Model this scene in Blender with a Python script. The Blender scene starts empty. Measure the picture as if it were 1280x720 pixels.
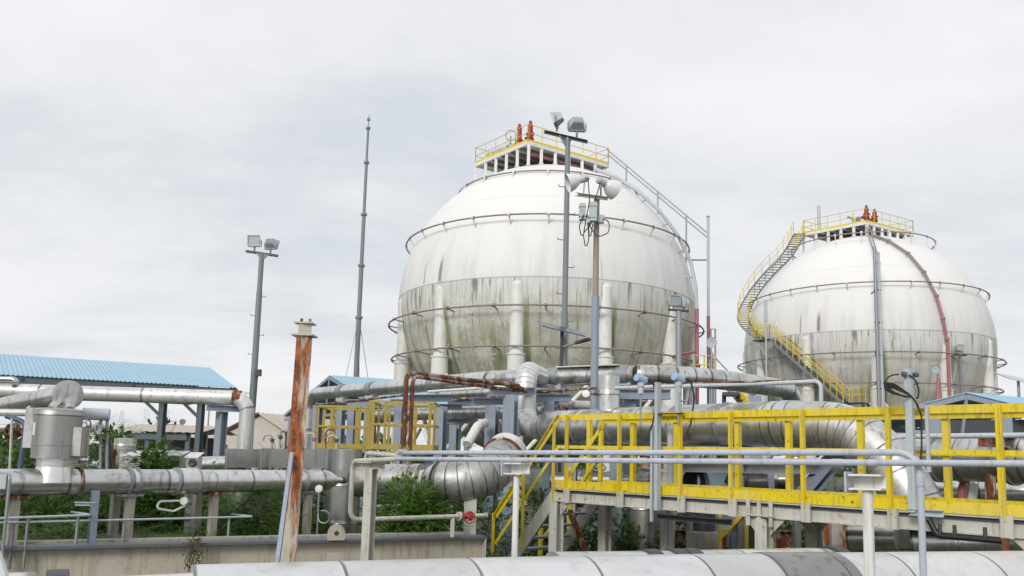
import bpy, math, random
from mathutils import Vector, Matrix
random.seed(7)
D = bpy.data
SC = bpy.context.scene
COL = SC.collection
R_ = math.radians

# ------------------------------------------------------------------ camera model (eye 2.4 m above the ground)
EYE = 2.4
FPX, PITCH, ROLL, PPX, PPY = 1050.0, R_(7.2), 0.026, 640.0, 437.0
cp, sp_, cr, sr = math.cos(PITCH), math.sin(PITCH), math.cos(ROLL), math.sin(ROLL)
FWD = Vector((0, cp, sp_)); UP0 = Vector((0, -sp_, cp)); RT0 = Vector((1, 0, 0))
RT = RT0*cr + UP0*sr; UP = UP0*cr - RT0*sr

def ray(px, py):
    return FWD + RT*((px-PPX)/FPX) + UP*((PPY-py)/FPX)
def P(px, py, d):
    """world point seen at photo position (px, py), d metres ahead of the eye"""
    r = ray(px, py); r = r*(d/r.y)
    return Vector((r.x, r.y, r.z+EYE))
def PZ(px, py, z):
    r = ray(px, py); r = r*((z-EYE)/r.z)
    return Vector((r.x, r.y, z))
def proj(p):
    q = Vector(p)-Vector((0, 0, EYE)); w = q.dot(FWD)
    return (PPX+FPX*q.dot(RT)/w, PPY-FPX*q.dot(UP)/w)
def on_line(px, A, B, z=None, py=570):
    """plan point where the sight line at px crosses the ground line A-B"""
    r = ray(px, py); rx, ry = r.x/r.y, 1.0
    ax, ay = A[0], A[1]; dx, dy = B[0]-A[0], B[1]-A[1]
    t = (ax-rx*ay)/(rx*dy-dx)
    return Vector((ax+t*dx, ay+t*dy, z if z is not None else 0))

cam = D.cameras.new('camera'); co = D.objects.new('camera', cam); COL.objects.link(co)
M = Matrix.Identity(4)
for i in range(3):
    M[i][0], M[i][1], M[i][2] = RT[i], UP[i], -FWD[i]
M[2][3] = EYE
co.matrix_world = M
cam.sensor_fit = 'HORIZONTAL'; cam.sensor_width = 36; cam.lens = FPX/1280*36
cam.shift_y = (PPY-360)/1280.0
cam.clip_start = 0.1; cam.clip_end = 5000
SC.camera = co

# ------------------------------------------------------------------ mesh builder
def arc_path(pts, fillet, n=7):
    pts = [Vector(p) for p in pts]
    out = [(pts[0], 0)]
    for i in range(1, len(pts)-1):
        a, b, c = pts[i-1], pts[i], pts[i+1]
        u, v = (a-b), (c-b)
        lu, lv = u.length, v.length
        u, v = u/lu, v/lv
        ang = math.acos(max(-1, min(1, u.dot(v))))
        fr = fillet[i-1] if isinstance(fillet, (list, tuple)) else fillet
        if fr <= 0 or ang > 3.1:
            out.append((b, 0)); continue
        t = min(fr/math.tan(ang/2), lu*(.97 if i == 1 else .48), lv*(.97 if i == len(pts)-2 else .48))
        fr = t*math.tan(ang/2)
        bis = (u+v).normalized()
        cen = b + bis*(fr/math.sin(ang/2))
        s, e = b+u*t, b+v*t
        r0, r1 = s-cen, e-cen
        tot = r0.angle(r1)
        ax = r0.cross(r1).normalized()
        for k in range(n+1):
            q = Matrix.Rotation(tot*k/n, 3, ax) @ r0
            out.append((cen+q, 1 if k > 0 else 0))
    out.append((pts[-1], 0))
    return out

class MB:
    def __init__(s):
        s.v = []; s.f = []; s.sm = []; s.uv = []
    def add(s, vs, fs, smooth=False, uvs=None):
        o = len(s.v); s.v += [Vector(p) for p in vs]
        for i, f in enumerate(fs):
            s.f.append([o+j for j in f]); s.sm.append(smooth)
            s.uv.append(uvs[i] if uvs else [(0.31, 0.3)]*len(f))
        return s
    def box(s, c, sz, rot=0.0):
        m = rot if isinstance(rot, Matrix) else Matrix.Rotation(rot, 3, 'Z')
        c = Vector(c); x, y, z = sz[0]/2, sz[1]/2, sz[2]/2
        vs = [c+m@Vector((a*x, b*y, d*z)) for a in (-1, 1) for b in (-1, 1) for d in (-1, 1)]
        return s.add(vs, [(0, 1, 3, 2), (4, 6, 7, 5), (0, 4, 5, 1), (2, 3, 7, 6), (0, 2, 6, 4), (1, 5, 7, 3)])
    def beam(s, p0, p1, prof, up=(0, 0, 1)):
        p0, p1 = Vector(p0), Vector(p1)
        w = (p1-p0).normalized(); up = Vector(up)
        if abs(w.dot(up)) > .99: up = Vector((0, 1, 0))
        x = w.cross(up).normalized(); y = x.cross(w).normalized()
        n = len(prof)
        vs = [p0+x*a+y*b for a, b in prof]+[p1+x*a+y*b for a, b in prof]
        fs = [(i, (i+1) % n, n+(i+1) % n, n+i) for i in range(n)]
        fs += [tuple(range(n-1, -1, -1)), tuple(range(n, 2*n))]
        return s.add(vs, fs)
    def tube(s, pts, r, seg=14, fillet=0, n=7, caps=True, gore=6.0, closed=False):
        if closed:
            path = [(Vector(p), 0) for p in pts]
        else:
            path = arc_path(pts, fillet, n)
        k = len(path)
        L = [0.0]
        for i in range(1, k):
            L.append(L[-1]+(path[i][0]-path[i-1][0]).length*(gore if path[i][1] else 1))
        if isinstance(r, (list, tuple)):
            # radii belong to the first and last control points, linear in length
            tot = L[-1] or 1
            rr = [r[0]+(r[1]-r[0])*l/tot for l in L]
        else: rr = [r]*k
        def tang(i):
            if closed: return (path[(i+1) % k][0]-path[i-1][0]).normalized()
            a = path[max(i-1, 0)][0]; b = path[min(i+1, k-1)][0]
            return (b-a).normalized()
        t0 = tang(0)
        ref = Vector((0, 0, 1)) if abs(t0.z) < .9 else Vector((1, 0, 0))
        x = t0.cross(ref).normalized()
        vs = []; prev = t0
        for i in range(k):
            t = tang(i)
            q = prev.rotation_difference(t); x = (q @ x); x = (x-t*x.dot(t)).normalized(); prev = t
            y = t.cross(x)
            for j in range(seg):
                a = 2*math.pi*j/seg
                vs.append(path[i][0]+(x*math.cos(a)+y*math.sin(a))*rr[i])
        fs, uv = [], []
        kk = k if closed else k-1
        for i in range(kk):
            i2 = (i+1) % k
            l2 = L[i2] if i2 else L[-1]+.3
            for j in range(seg):
                j2 = (j+1) % seg
                fs.append((i*seg+j, i*seg+j2, i2*seg+j2, i2*seg+j))
                o_ = 2 if (not closed and path[i2][1] and gore > 1.5) else 0
                uv.append([(L[i], o_+j/seg), (L[i], o_+(j+1)/seg), (l2, o_+(j+1)/seg), (l2, o_+j/seg)])
        s.add(vs, fs, True, uv)
        if caps and not closed:
            s.add(vs[:seg], [tuple(range(seg-1, -1, -1))]); s.add(vs[-seg:], [tuple(range(seg))])
        return s
    def lathe(s, prof, o, axis=(0, 0, 1), seg=24, smooth=True):
        o = Vector(o); w = Vector(axis).normalized()
        ref = Vector((0, 0, 1)) if abs(w.z) < .9 else Vector((1, 0, 0))
        x = w.cross(ref).normalized(); y = w.cross(x)
        runs = [[prof[0]]]
        for i in range(1, len(prof)):
            runs[-1].append(prof[i])
            if i < len(prof)-1:
                a = math.atan2(prof[i][1]-prof[i-1][1], prof[i][0]-prof[i-1][0]); b = math.atan2(prof[i+1][1]-prof[i][1], prof[i+1][0]-prof[i][0])
                if abs((b-a+math.pi) % (2*math.pi)-math.pi) > .6: runs.append([prof[i]])
        for run in runs:
            vs = []
            for r, z in run:
                for j in range(seg):
                    a = 2*math.pi*j/seg
                    vs.append(o+w*z+(x*math.cos(a)+y*math.sin(a))*max(r, 1e-4))
            fs = []; uv = []
            for i in range(len(run)-1):
                for j in range(seg):
                    j2 = (j+1) % seg
                    fs.append((i*seg+j, (i+1)*seg+j, (i+1)*seg+j2, i*seg+j2))
                    a, b = run[i][1]+.31, run[i+1][1]+.31
                    uv.append([(a, j/seg), (b, j/seg), (b, (j+1)/seg), (a, (j+1)/seg)])
            s.add(vs, fs, smooth, uv)
        return s
    def cyl(s, p0, p1, r, seg=18):
        return s.tube([p0, p1], r, seg)
    def plate(s, poly, th, nrm=None):
        poly = [Vector(p) for p in poly]
        if nrm is None:
            nrm = (poly[1]-poly[0]).cross(poly[2]-poly[0]).normalized()
        nrm = Vector(nrm)*th; n = len(poly)
        vs = poly+[p+nrm for p in poly]
        fs = [tuple(range(n-1, -1, -1)), tuple(range(n, 2*n))]+[(i, (i+1) % n, n+(i+1) % n, n+i) for i in range(n)]
        return s.add(vs, fs)
    def mesh(s, name, mat, origin):
        me = D.meshes.new(name)
        o = Vector(origin)
        me.from_pydata([p-o for p in s.v], [], s.f)
        me.polygons.foreach_set('use_smooth', s.sm)
        ul = me.uv_layers.new(name='UVMap')
        flat = [c for f in s.uv for q in f for c in q]
        ul.data.foreach_set('uv', flat)
        me.materials.append(mat)
        me.update()
        return me

def prof_rect(w, h): return [(-w/2, -h/2), (w/2, -h/2), (w/2, h/2), (-w/2, h/2)]
def prof_H(w, h, t=.012):
    a, b = w/2, h/2; k = t*.6
    return [(-a, -b), (a, -b), (a, -b+t), (k, -b+t), (k, b-t), (a, b-t), (a, b), (-a, b), (-a, b-t), (-k, b-t), (-k, -b+t), (-a, -b+t)]
def prof_C(w, h, t=.012):
    a, b = w/2, h/2
    return [(-a, -b), (a, -b), (a, -b+t), (-a+t, -b+t), (-a+t, b-t), (a, b-t), (a, b), (-a, b)]
def prof_L(w, h, t=.008, fx=1, fy=1):
    q = [(0, 0), (w, 0), (w, -t), (t, -t), (t, -h), (0, -h)]
    return [(x*fx, y*fy) for x, y in q]

def link(o): COL.objects.link(o); return o
def props(o, label=None, cat=None, group=None, kind=None):
    if label: o['label'] = label
    if cat: o['category'] = cat
    if group: o['group'] = group
    if kind: o['kind'] = kind
    return o
def thing(name, label, cat, base, group=None):
    o = D.objects.new(name, None); o.location = Vector(base); o.empty_display_size = .2
    return props(link(o), label, cat, group)
WL = {}
def wloc(o):
    p = Vector(o.location)
    return p if o.parent is None else p+wloc(o.parent)
def part(name, mb, mat, parent, label=None, origin=None, kind=None):
    pl = wloc(parent); og = Vector(origin) if origin is not None else pl
    o = D.objects.new(name, mb.mesh(name, mat, og)); o.parent = parent; o.location = og-pl
    link(o); return props(o, label, kind=kind)
def solo(name, mb, mat, label, cat, base, group=None, kind=None):
    o = D.objects.new(name, mb.mesh(name, mat, base)); o.location = Vector(base)
    return props(link(o), label, cat, group, kind)
def copy_tree(o, parent=None):
    c = o.copy(); link(c); c.parent = parent
    for ch in [x for x in D.objects if x.parent == o]: copy_tree(ch, c)
    return c
def structure(name, mb, mat, base=(0, 0, 0), kind='structure'):
    o = D.objects.new(name, mb.mesh(name, mat, base)); o.location = Vector(base); link(o); o['kind'] = kind
    return o

# ------------------------------------------------------------------ materials
class NT:
    def __init__(s, name):
        s.m = D.materials.new(name); s.m.use_nodes = True
        s.t = s.m.node_tree; s.b = s.t.nodes['Principled BSDF']
    def n(s, typ, **kw):
        x = s.t.nodes.new(typ)
        for k, v in kw.items(): setattr(x, k, v)
        return x
    def l(s, a, b): s.t.links.new(a, b)
    def _in(s, sock, v):
        if hasattr(v, 'is_output'): s.l(v, sock)
        else: sock.default_value = v
    def math(s, op, a, b=None, c=None, clamp=False):
        x = s.n('ShaderNodeMath', operation=op); x.use_clamp = clamp
        s._in(x.inputs[0], a)
        if b is not None: s._in(x.inputs[1], b)
        if c is not None: s._in(x.inputs[2], c)
        return x.outputs[0]
    def step(s, v, lo, hi):
        x = s.n('ShaderNodeMapRange', interpolation_type='SMOOTHSTEP')
        s._in(x.inputs['Value'], v); x.inputs['From Min'].default_value = lo; x.inputs['From Max'].default_value = hi
        return x.outputs['Result']
    def noise(s, vec, scale=5, detail=4, rough=.55, dist=0):
        x = s.n('ShaderNodeTexNoise'); s._in(x.inputs['Scale'], scale)
        x.inputs['Detail'].default_value = detail; x.inputs['Roughness'].default_value = rough
        x.inputs['Distortion'].default_value = dist
        if vec is not None: s.l(vec, x.inputs['Vector'])
        return x.outputs['Fac']
    def mix(s, f, a, b, blend='MIX'):
        x = s.n('ShaderNodeMix', data_type='RGBA', blend_type=blend)
        s._in(x.inputs['Factor'], f)
        for sock, v in ((x.inputs[6], a), (x.inputs[7], b)):
            if hasattr(v, 'is_output'): s.l(v, sock)
            else: sock.default_value = (*v, 1)
        return x.outputs[2]
    def xyz(s, a, b, c):
        x = s.n('ShaderNodeCombineXYZ')
        for i, v in enumerate((a, b, c)): s._in(x.inputs[i], v)
        return x.outputs[0]
    def sep(s, v):
        x = s.n('ShaderNodeSeparateXYZ'); s.l(v, x.inputs[0]); return x.outputs
    def mapv(s, v, scale):
        x = s.n('ShaderNodeVectorMath', operation='MULTIPLY'); s.l(v, x.inputs[0]); x.inputs[1].default_value = scale
        return x.outputs[0]
    def pos(s): return s.n('ShaderNodeNewGeometry').outputs['Position']
    def obj(s): return s.n('ShaderNodeTexCoord').outputs['Object']
    def uvc(s): return s.n('ShaderNodeTexCoord').outputs['UV']
    def rnd(s): return s.n('ShaderNodeObjectInfo').outputs['Random']
    def bump(s, h, strength=.3, dist=.02):
        x = s.n('ShaderNodeBump'); x.inputs['Strength'].default_value = strength; x.inputs['Distance'].default_value = dist
        s.l(h, x.inputs['Height']); s.l(x.outputs[0], s.b.inputs['Normal'])
    def out(s, color=None, rough=None, metal=None):
        for k, v in (('Base Color', color), ('Roughness', rough), ('Metallic', metal)):
            if v is None: continue
            if isinstance(v, tuple): v = (*v, 1)
            s._in(s.b.inputs[k], v)
        return s.m

def m_paint(name, col, wear=(.25, .1, .05), amt=.5, rough=.45, grime=(.16, .15, .12), gamt=.4, scale=6.0):
    """painted steel with grime clouds, vertical run-off streaks and rust chips"""
    t = NT(name); p = t.pos()
    big = t.noise(p, scale*.35, 5, .6)
    streak = t.noise(t.mapv(p, (9, 9, .8)), 2.2, 4, .6)
    fine = t.noise(p, scale*6, 4, .7)
    c = t.mix(t.math('MULTIPLY', t.step(big, .3, .75), .22), col, tuple(x*.72 for x in col))
    c = t.mix(t.math('MULTIPLY', t.step(streak, .5, .66), gamt), c, grime)
    c = t.mix(t.math('MULTIPLY', t.step(t.noise(p, scale*1.4, 6, .75), .55, .68), gamt*.7), c, grime)
    chip = t.math('MULTIPLY', t.step(t.noise(p, scale*2.6, 6, .72), .62-.06*amt, .68), amt)
    c = t.mix(chip, c, t.mix(fine, wear, tuple(x*.45 for x in wear)))
    fade = t.noise(p, scale*.16, 4, .6)
    c = t.mix(t.math('MULTIPLY', t.step(fade, .46, .64), .3), c, tuple(.5*x+.5*(sum(col)/3)*1.1 for x in col))
    r = t.math('ADD', t.math('MULTIPLY', fine, .25), rough-.1)
    t.bump(fine, .12, .01)
    return t.out(c, r)

def m_clad(name, base=.72, rough=.3, spacing=.9, stain=.35, rust=0.0, tint=(1, 1, 1), moss=0.0, metal=.9):
    """sheet aluminium jacketing with lapped seams, dents and run-off stains"""
    t = NT(name); p = t.pos(); uv = t.sep(t.uvc())
    u, v = uv[0], uv[1]
    fr = t.math('FRACT', t.math('DIVIDE', u, spacing))
    bend = t.math('GREATER_THAN', v, 1.5)
    frs = t.math('DIVIDE', fr, t.math('ADD', 1.0, t.math('MULTIPLY', bend, 3.6)))
    seam = t.math('SUBTRACT', 1.0, t.step(frs, .012, .035))
    lap = t.step(fr, .0, .12)
    cellr = t.n('ShaderNodeTexWhiteNoise', noise_dimensions='1D'); t.l(t.math('FLOOR', t.math('DIVIDE', u, spacing)), cellr.inputs['W'])
    sheet = t.math('MULTIPLY', t.math('SUBTRACT', cellr.outputs['Value'], .5), .2)
    big = t.noise(p, 1.7, 5, .65, .6)
    streak = t.noise(t.mapv(p, (7, 7, .7)), 1.5, 5, .62)
    fine = t.noise(p, 30, 4, .7)
    col = tuple(base*x for x in tint)
    c = t.mix(t.math('MULTIPLY', t.step(big, .38, .66), stain*.6), col, (.3*tint[0], .29*tint[1], .25*tint[2]))
    wipe = t.noise(p, .9, 3, .5, 3.5)
    c = t.mix(t.math('MULTIPLY', t.step(t.math('ABSOLUTE', t.math('SUBTRACT', wipe, .5)), .035, .012), stain*.6), c, (.36, .35, .32))
    c = t.mix(t.math('MULTIPLY', t.step(streak, .53, .66), stain*1.2), c, (.22, .205, .165))
    if moss:
        ms = t.math('MULTIPLY', t.step(t.noise(p, 2.3, 5, .6), .5, .66), moss)
        c = t.mix(ms, c, (.13, .15, .05))
    c = t.mix(t.math('MULTIPLY', seam, .75), c, (.07, .068, .06))
    me = metal
    if rust:
        rs = t.math('MULTIPLY', t.step(t.noise(p, 2.1, 6, .68), .6-.12*rust, .72), min(1, rust))
        c = t.mix(rs, c, t.mix(fine, (.33, .13, .05), (.12, .05, .025)))
        me = t.math('MULTIPLY', t.math('SUBTRACT', 1.0, rs), metal)
    c = t.mix(1.0, c, t.xyz(t.math('ADD', 1.0, sheet), t.math('ADD', 1.0, sheet), t.math('ADD', 1.0, sheet)), 'MULTIPLY')
    r = t.math('ADD', t.math('MULTIPLY', big, .28), t.math('ADD', t.math('MULTIPLY', fine, .12), rough-.18))
    hgt = t.math('ADD', t.math('MULTIPLY', t.noise(p, 4.5, 3, .5), .5), t.math('SUBTRACT', lap, t.math('MULTIPLY', seam, .6)))
    hgt = t.math('ADD', hgt, t.math('MULTIPLY', t.noise(p, 2.2, 2, .5), .9))
    t.bump(hgt, .3, .022)
    return t.out(c, r, me)

def m_rust(name, paint=(.5, .48, .4), amt=.65, zs=1.0, dark=1.0):
    """old paint worn through to orange and brown rust in long vertical patches"""
    t = NT(name); p = t.pos()
    a = t.noise(t.mapv(p, (3.6, 3.6, .55*zs)), 1.9, 7, .66, .4)
    b = t.noise(t.mapv(p, (12, 12, 4)), 2.2, 5, .7)
    f = t.noise(p, 45, 3, .7)
    rust = t.mix(t.step(b, .35, .65), (.36*dark, .115*dark, .035*dark), (.12*dark, .034*dark, .016*dark))
    rust = t.mix(t.step(f, .55, .75), rust, (.4*dark, .19*dark, .075*dark))
    lo = .72-.42*amt
    c = t.mix(t.step(a, lo, lo+.09), t.mix(t.step(b, .4, .7), paint, tuple(x*.8 for x in paint)), rust)
    t.bump(t.math('ADD', b, f), .3, .01)
    return t.out(c, .8)

def m_leaf(name, c1, c2, c3):
    t = NT(name); p = t.pos()
    a = t.noise(p, 3.5, 3, .6); b = t.noise(p, 22, 2, .6)
    c = t.mix(t.step(a, .35, .65), c1, c2); c = t.mix(t.step(b, .55, .7), c, c3)
    t.b.inputs['Transmission Weight'].default_value = 0
    tr = t.n('ShaderNodeBsdfTranslucent'); t.l(t.mix(.4, c, (.16, .22, .03)), tr.inputs[0])
    ms = t.n('ShaderNodeMixShader'); ms.inputs[0].default_value = .3
    t.out(c, .5)
    o = [x for x in t.t.nodes if x.type == 'OUTPUT_MATERIAL'][0]
    t.l(t.b.outputs[0], ms.inputs[1]); t.l(tr.outputs[0], ms.inputs[2]); t.l(ms.outputs[0], o.inputs[0])
    return t.m

def m_plain(name, col, rough=.5, metal=0.0, var=.25, sc=8):
    t = NT(name); f = t.noise(t.pos(), sc, 4, .65)
    c = t.mix(t.math('MULTIPLY', t.step(f, .35, .7), var), col, tuple(x*.5 for x in col))
    return t.out(c, rough, metal)

MT = {}
MT['white'] = m_paint('white_paint', (.76, .75, .71), amt=.15, gamt=.3)
MT['yellow'] = m_paint('yellow_paint', (.78, .6, .012), wear=(.2, .1, .03), amt=.8, grime=(.33, .22, .03), gamt=.42, rough=.42)
MT['yellow_old'] = m_paint('old_yellow_paint', (.43, .325, .05), wear=(.24, .09, .03), amt=.8, grime=(.2, .12, .04), gamt=.55, rough=.6)
MT['slate'] = m_paint('slate_blue_paint', (.27, .32, .40), wear=(.2, .09, .05), amt=.25, gamt=.25, grime=(.12, .13, .15))
MT['conduit'] = m_paint('lilac_grey_paint', (.47, .51, .58), amt=.2, gamt=.3, rough=.35)
MT['beige'] = m_paint('beige_grey_paint', (.55, .54, .475), wear=(.3, .13, .06), amt=.55, gamt=.55, grime=(.22, .2, .16))
MT['grey'] = m_paint('grey_paint', (.2, .23, .25), amt=.15, gamt=.2)
MT['palegreen'] = m_paint('pale_grey_green_paint', (.45, .52, .53), amt=.15, gamt=.25)
MT['lightgrey'] = m_paint('light_grey_paint', (.5, .53, .57), amt=.1, gamt=.2)
MT['dark'] = m_plain('dark_steel', (.06, .062, .068), .55)
MT['galv'] = m_plain('galvanised_steel', (.33, .35, .37), .45, .5)
MT['red'] = m_paint('red_paint', (.38, .022, .028), amt=.3, gamt=.3, grime=(.25, .05, .05))
MT['faded_red'] = m_paint('faded_red_paint', (.4, .13, .15), amt=.4, gamt=.4, grime=(.35, .28, .28))
MT['clad'] = m_clad('aluminium_cladding')
MT['clad_dirty'] = m_clad('stained_cladding', base=.66, stain=.6, rust=.3, moss=.25)
MT['clad_mossy'] = m_clad('mossy_cladding', base=.7, stain=.45, moss=.6)
MT['clad_rusty'] = m_clad('rust_streaked_cladding', base=.6, stain=.7, rust=.75)
MT['clad_front'] = m_clad('weathered_front_cladding', base=.8, stain=.12, spacing=.8, rough=.33)
MT['beige_rusty'] = m_paint('rust_edged_beige_paint', (.56, .55, .49), wear=(.3, .12, .05), amt=.8, gamt=.4, grime=(.24, .2, .15), scale=4)
MT['clad_dark'] = m_clad('grimy_dark_cladding', base=.34, stain=.8, rough=.4, spacing=.5)
MT['clad_riser'] = m_clad('bright_riser_cladding', base=.8, stain=.25, spacing=.45, rough=.42, metal=.7)
MT['clad_elbow'] = m_clad('dull_stained_elbow_cladding', base=.46, stain=.85, rough=.5, rust=.2, metal=.75)
MT['clad_bend'] = m_clad('dull_bend_cladding', base=.68, stain=.5, rough=.42)
MT['clad_fine'] = m_clad('banded_cladding', base=.68, spacing=.45, stain=.5)
MT['pipe_white'] = m_clad('pale_painted_pipe', base=.7, stain=.35, metal=.35, rough=.45, spacing=2.0)
MT['rust'] = m_rust('rusted_steel', amt=.8, dark=.65)
MT['rust_post'] = m_rust('rust_streaked_beige_paint', paint=(.56, .52, .42), amt=.74, dark=1.25)
MT['rust_heavy'] = m_rust('heavy_rust', paint=(.36, .31, .27), amt=.72, zs=3, dark=.55)
MT['ringpipe'] = m_paint('weathered_spray_pipe', (.3, .24, .23), wear=(.2, .05, .04), amt=.9, gamt=.4, grime=(.1, .09, .09), rough=.6)
MT['rubber'] = m_plain('black_cable', (.018, .018, .02), .45)
MT['glass'] = m_plain('lamp_glass', (.42, .5, .52), .12, .0, .1)
MT['lampwhite'] = m_plain('white_enamel', (.72, .74, .74), .3, 0, .1)
MT['concrete'] = m_paint('weathered_concrete', (.36, .34, .29), wear=(.16, .14, .1), amt=.5, gamt=.6, grime=(.13, .12, .08), rough=.85)
MT['skid'] = m_paint('faded_cream_paint', (.52, .475, .39), wear=(.24, .17, .11), amt=.6, gamt=.6, grime=(.3, .25, .17))
MT['bluetank'] = m_paint('pale_blue_paint', (.33, .5, .62), amt=.5, gamt=.4)
MT['blue_rail'] = m_paint('dark_navy_paint', (.07, .1, .17), amt=.2, gamt=.2)
MT['leaf'] = m_leaf('leaf_green', (.07, .16, .018), (.11, .215, .034), (.16, .26, .055))
MT['leaf_pale'] = m_leaf('leaf_fresh_green', (.075, .15, .03), (.1, .2, .045), (.16, .25, .07))
MT['leaf_dark'] = m_leaf('leaf_dark_green', (.03, .08, .013), (.05, .115, .02), (.08, .15, .032))
MT['stem'] = m_plain('plant_stem', (.12, .1, .05), .8)
MT['beigeroof'] = m_plain('beige_sheet_roof', (.52, .45, .385), .6, 0, .2, 1.5)
MT['plaster'] = m_plain('cream_plaster', (.6, .55, .5), .8, 0, .25, 2)
MT['shade'] = m_plain('painted_shade', (.1, .1, .1), .8)  # dark colour stands for the shade inside the open shelter

def m_roof():
    t = NT('blue_sheet_roof'); p = t.pos()
    f = t.noise(t.mapv(p, (.5, 3, 3)), 1.2, 5, .6); g = t.noise(p, 9, 4, .7)
    c = t.mix(t.math('MULTIPLY', t.step(f, .4, .7), .4), (.27, .47, .61), (.36, .53, .64))
    x_ = t.sep(p)[0]; wn = t.n('ShaderNodeTexWhiteNoise', noise_dimensions='1D'); t.l(t.math('FLOOR', t.math('MULTIPLY', x_, 1.1)), wn.inputs['W'])
    c = t.mix(t.math('MULTIPLY', wn.outputs['Value'], .3), c, (.33, .47, .56))
    c = t.mix(t.math('MULTIPLY', t.step(g, .56, .7), .35), c, (.15, .24, .31))
    st_ = t.noise(t.mapv(p, (6, .5, .5)), 1.5, 4, .7); c = t.mix(t.math('MULTIPLY', t.step(st_, .56, .68), .3), c, (.2, .27, .32))
    return t.out(c, .4)
MT['roof'] = m_roof()

def m_tank(nozzles, dirt=1.0, leg0=0.0, dirts=((.43, .41, .31), (.30, .30, .195))):
    """white tank paint: rain streaks, algae growth below the girth, clean fans washed under each spray nozzle"""
    t = NT('stained_tank_paint'); o = t.obj(); x, y, z = t.sep(o)
    az = t.math('ARCTAN2', y, x)
    arc = t.math('MULTIPLY', az, 9.0)
    sv = t.xyz(arc, t.math('MULTIPLY', z, .14), 0.0)
    s1 = t.noise(sv, 1.1, 5, .65)
    s2 = t.noise(t.xyz(arc, t.math('MULTIPLY', z, .06), 3.0), 4.2, 4, .7)
    cl = t.noise(o, .55, 6, .6, .4)
    cl2 = t.noise(o, 2.4, 6, .68)
    white = t.mix(t.math('MULTIPLY', t.step(cl, .4, .7), .25), (.77, .765, .755), (.70, .70, .695))
    # faint grey rain film, growing towards the girth
    film = t.math('MULTIPLY', t.step(z, 5.5, 0.3), t.math('ADD', .1, t.math('MULTIPLY', t.step(s1, .42, .66), .34)))
    c = t.mix(film, white, (.45, .45, .44))
    # dirt under the girth seam
    lowz = t.math('ADD', z, t.math('MULTIPLY', t.math('SUBTRACT', s1, .5), 2.6))
    under = t.step(z, .42, .30)
    low = t.math('MULTIPLY', t.math('MAXIMUM', t.step(lowz, .7, -2.6), t.math('MULTIPLY', under, t.math('ADD', .22, t.math('MULTIPLY', t.step(s2, .4, .62), .4)))), dirt)
    olive = t.mix(t.step(cl2, .35, .65), dirts[0], dirts[1])
    olive = t.mix(t.math('MULTIPLY', t.step(s2, .5, .7), .55), olive, (.58, .56, .49))
    c = t.mix(t.math('MULTIPLY', low, t.math('ADD', .55, t.math('MULTIPLY', t.step(cl, .3, .6), .35))), c, olive)
    moss = t.math('MULTIPLY', t.step(z, -.8, -4.5), t.math('MULTIPLY', t.step(t.noise(sv, .55, 5, .7), .5, .66), .75*dirt))
    c = t.mix(moss, c, (.17, .195, .065))
    # dark drips hanging from the girth seam and the two courses above it
    d1 = t.math('MULTIPLY', t.step(s2, .53, .62), t.math('MULTIPLY', t.step(t.math('ADD', z, t.math('MULTIPLY', s1, 2.5)), -.6, 1.6), t.step(z, .45, .38)))
    c = t.mix(t.math('MULTIPLY', d1, .85), c, (.12, .11, .09))
    s4 = t.noise(t.xyz(arc, t.math('MULTIPLY', z, .05), 11.0), 3.0, 5, .75)
    d4 = t.math('MULTIPLY', t.step(s4, .55, .6), t.step(z, .3, -.6))
    c = t.mix(t.math('MULTIPLY', d4, .6*dirt), c, (.17, .165, .115))
    d5 = t.math('MULTIPLY', t.step(s4, .44, .38), t.step(z, .3, -.6))
    c = t.mix(t.math('MULTIPLY', d5, .45), c, (.64, .62, .55))
    s3 = t.noise(t.xyz(arc, 0.0, 7.0), 2.1, 2, .5)
    d2 = t.math('MULTIPLY', t.step(s3, .64, .7), t.math('MULTIPLY', t.step(z, .35, .6), t.step(t.math('ADD', z, t.math('MULTIPLY', s2, 1.6)), 2.9, 1.9)))
    c = t.mix(t.math('MULTIPLY', d2, .75), c, (.17, .11, .1))
    # clean fans
    for z0, ph, rad in nozzles:
        n = 22; w = 2*math.pi/n
        q = t.math('ADD', t.math('DIVIDE', az, w), ph)
        cell = t.math('FLOOR', q)
        a = t.math('MULTIPLY', t.math('SUBTRACT', t.math('FRACT', q), .5), w*8.8)
        b = t.math('SUBTRACT', z, z0)
        dist = t.math('SQRT', t.math('ADD', t.math('MULTIPLY', a, a), t.math('MULTIPLY', b, b)))
        wn = t.n('ShaderNodeTexWhiteNoise', noise_dimensions='1D'); t.l(cell, wn.inputs['W'])
        ang = t.math('ARCTAN2', b, a)
        pet = t.math('ADD', t.math('MULTIPLY', t.math('SINE', t.math('ADD', t.math('MULTIPLY', ang, 12.0), t.math('MULTIPLY', cl2, 14.0))), .26), .74)
        rr = t.math('MULTIPLY', pet, t.math('MULTIPLY', t.math('ADD', wn.outputs['Value'], .35), rad))
        rr = t.math('MULTIPLY', rr, t.math('ADD', .7, t.math('MULTIPLY', t.noise(o, 5.5, 4, .7), .6)))
        f = t.step(t.math('SUBTRACT', dist, rr), .08, -.2)
        f = t.math('MULTIPLY', f, t.math('MULTIPLY', t.step(wn.outputs['Value'], .1, .7), t.step(t.noise(o, 3.0, 5, .75), .3, .6)))
        c = t.mix(t.math('MULTIPLY', f, .72), c, (.70, .69, .63))
    # algae beside each leg, where water runs off it
    q = t.math('FRACT', t.math('DIVIDE', t.math('SUBTRACT', az, leg0-.2), 2*math.pi/12))
    off = t.math('ABSOLUTE', t.math('SUBTRACT', t.math('SUBTRACT', q, .2/(2*math.pi/12)), t.math('ADD', .085, t.math('MULTIPLY', z, -.011))))
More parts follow.
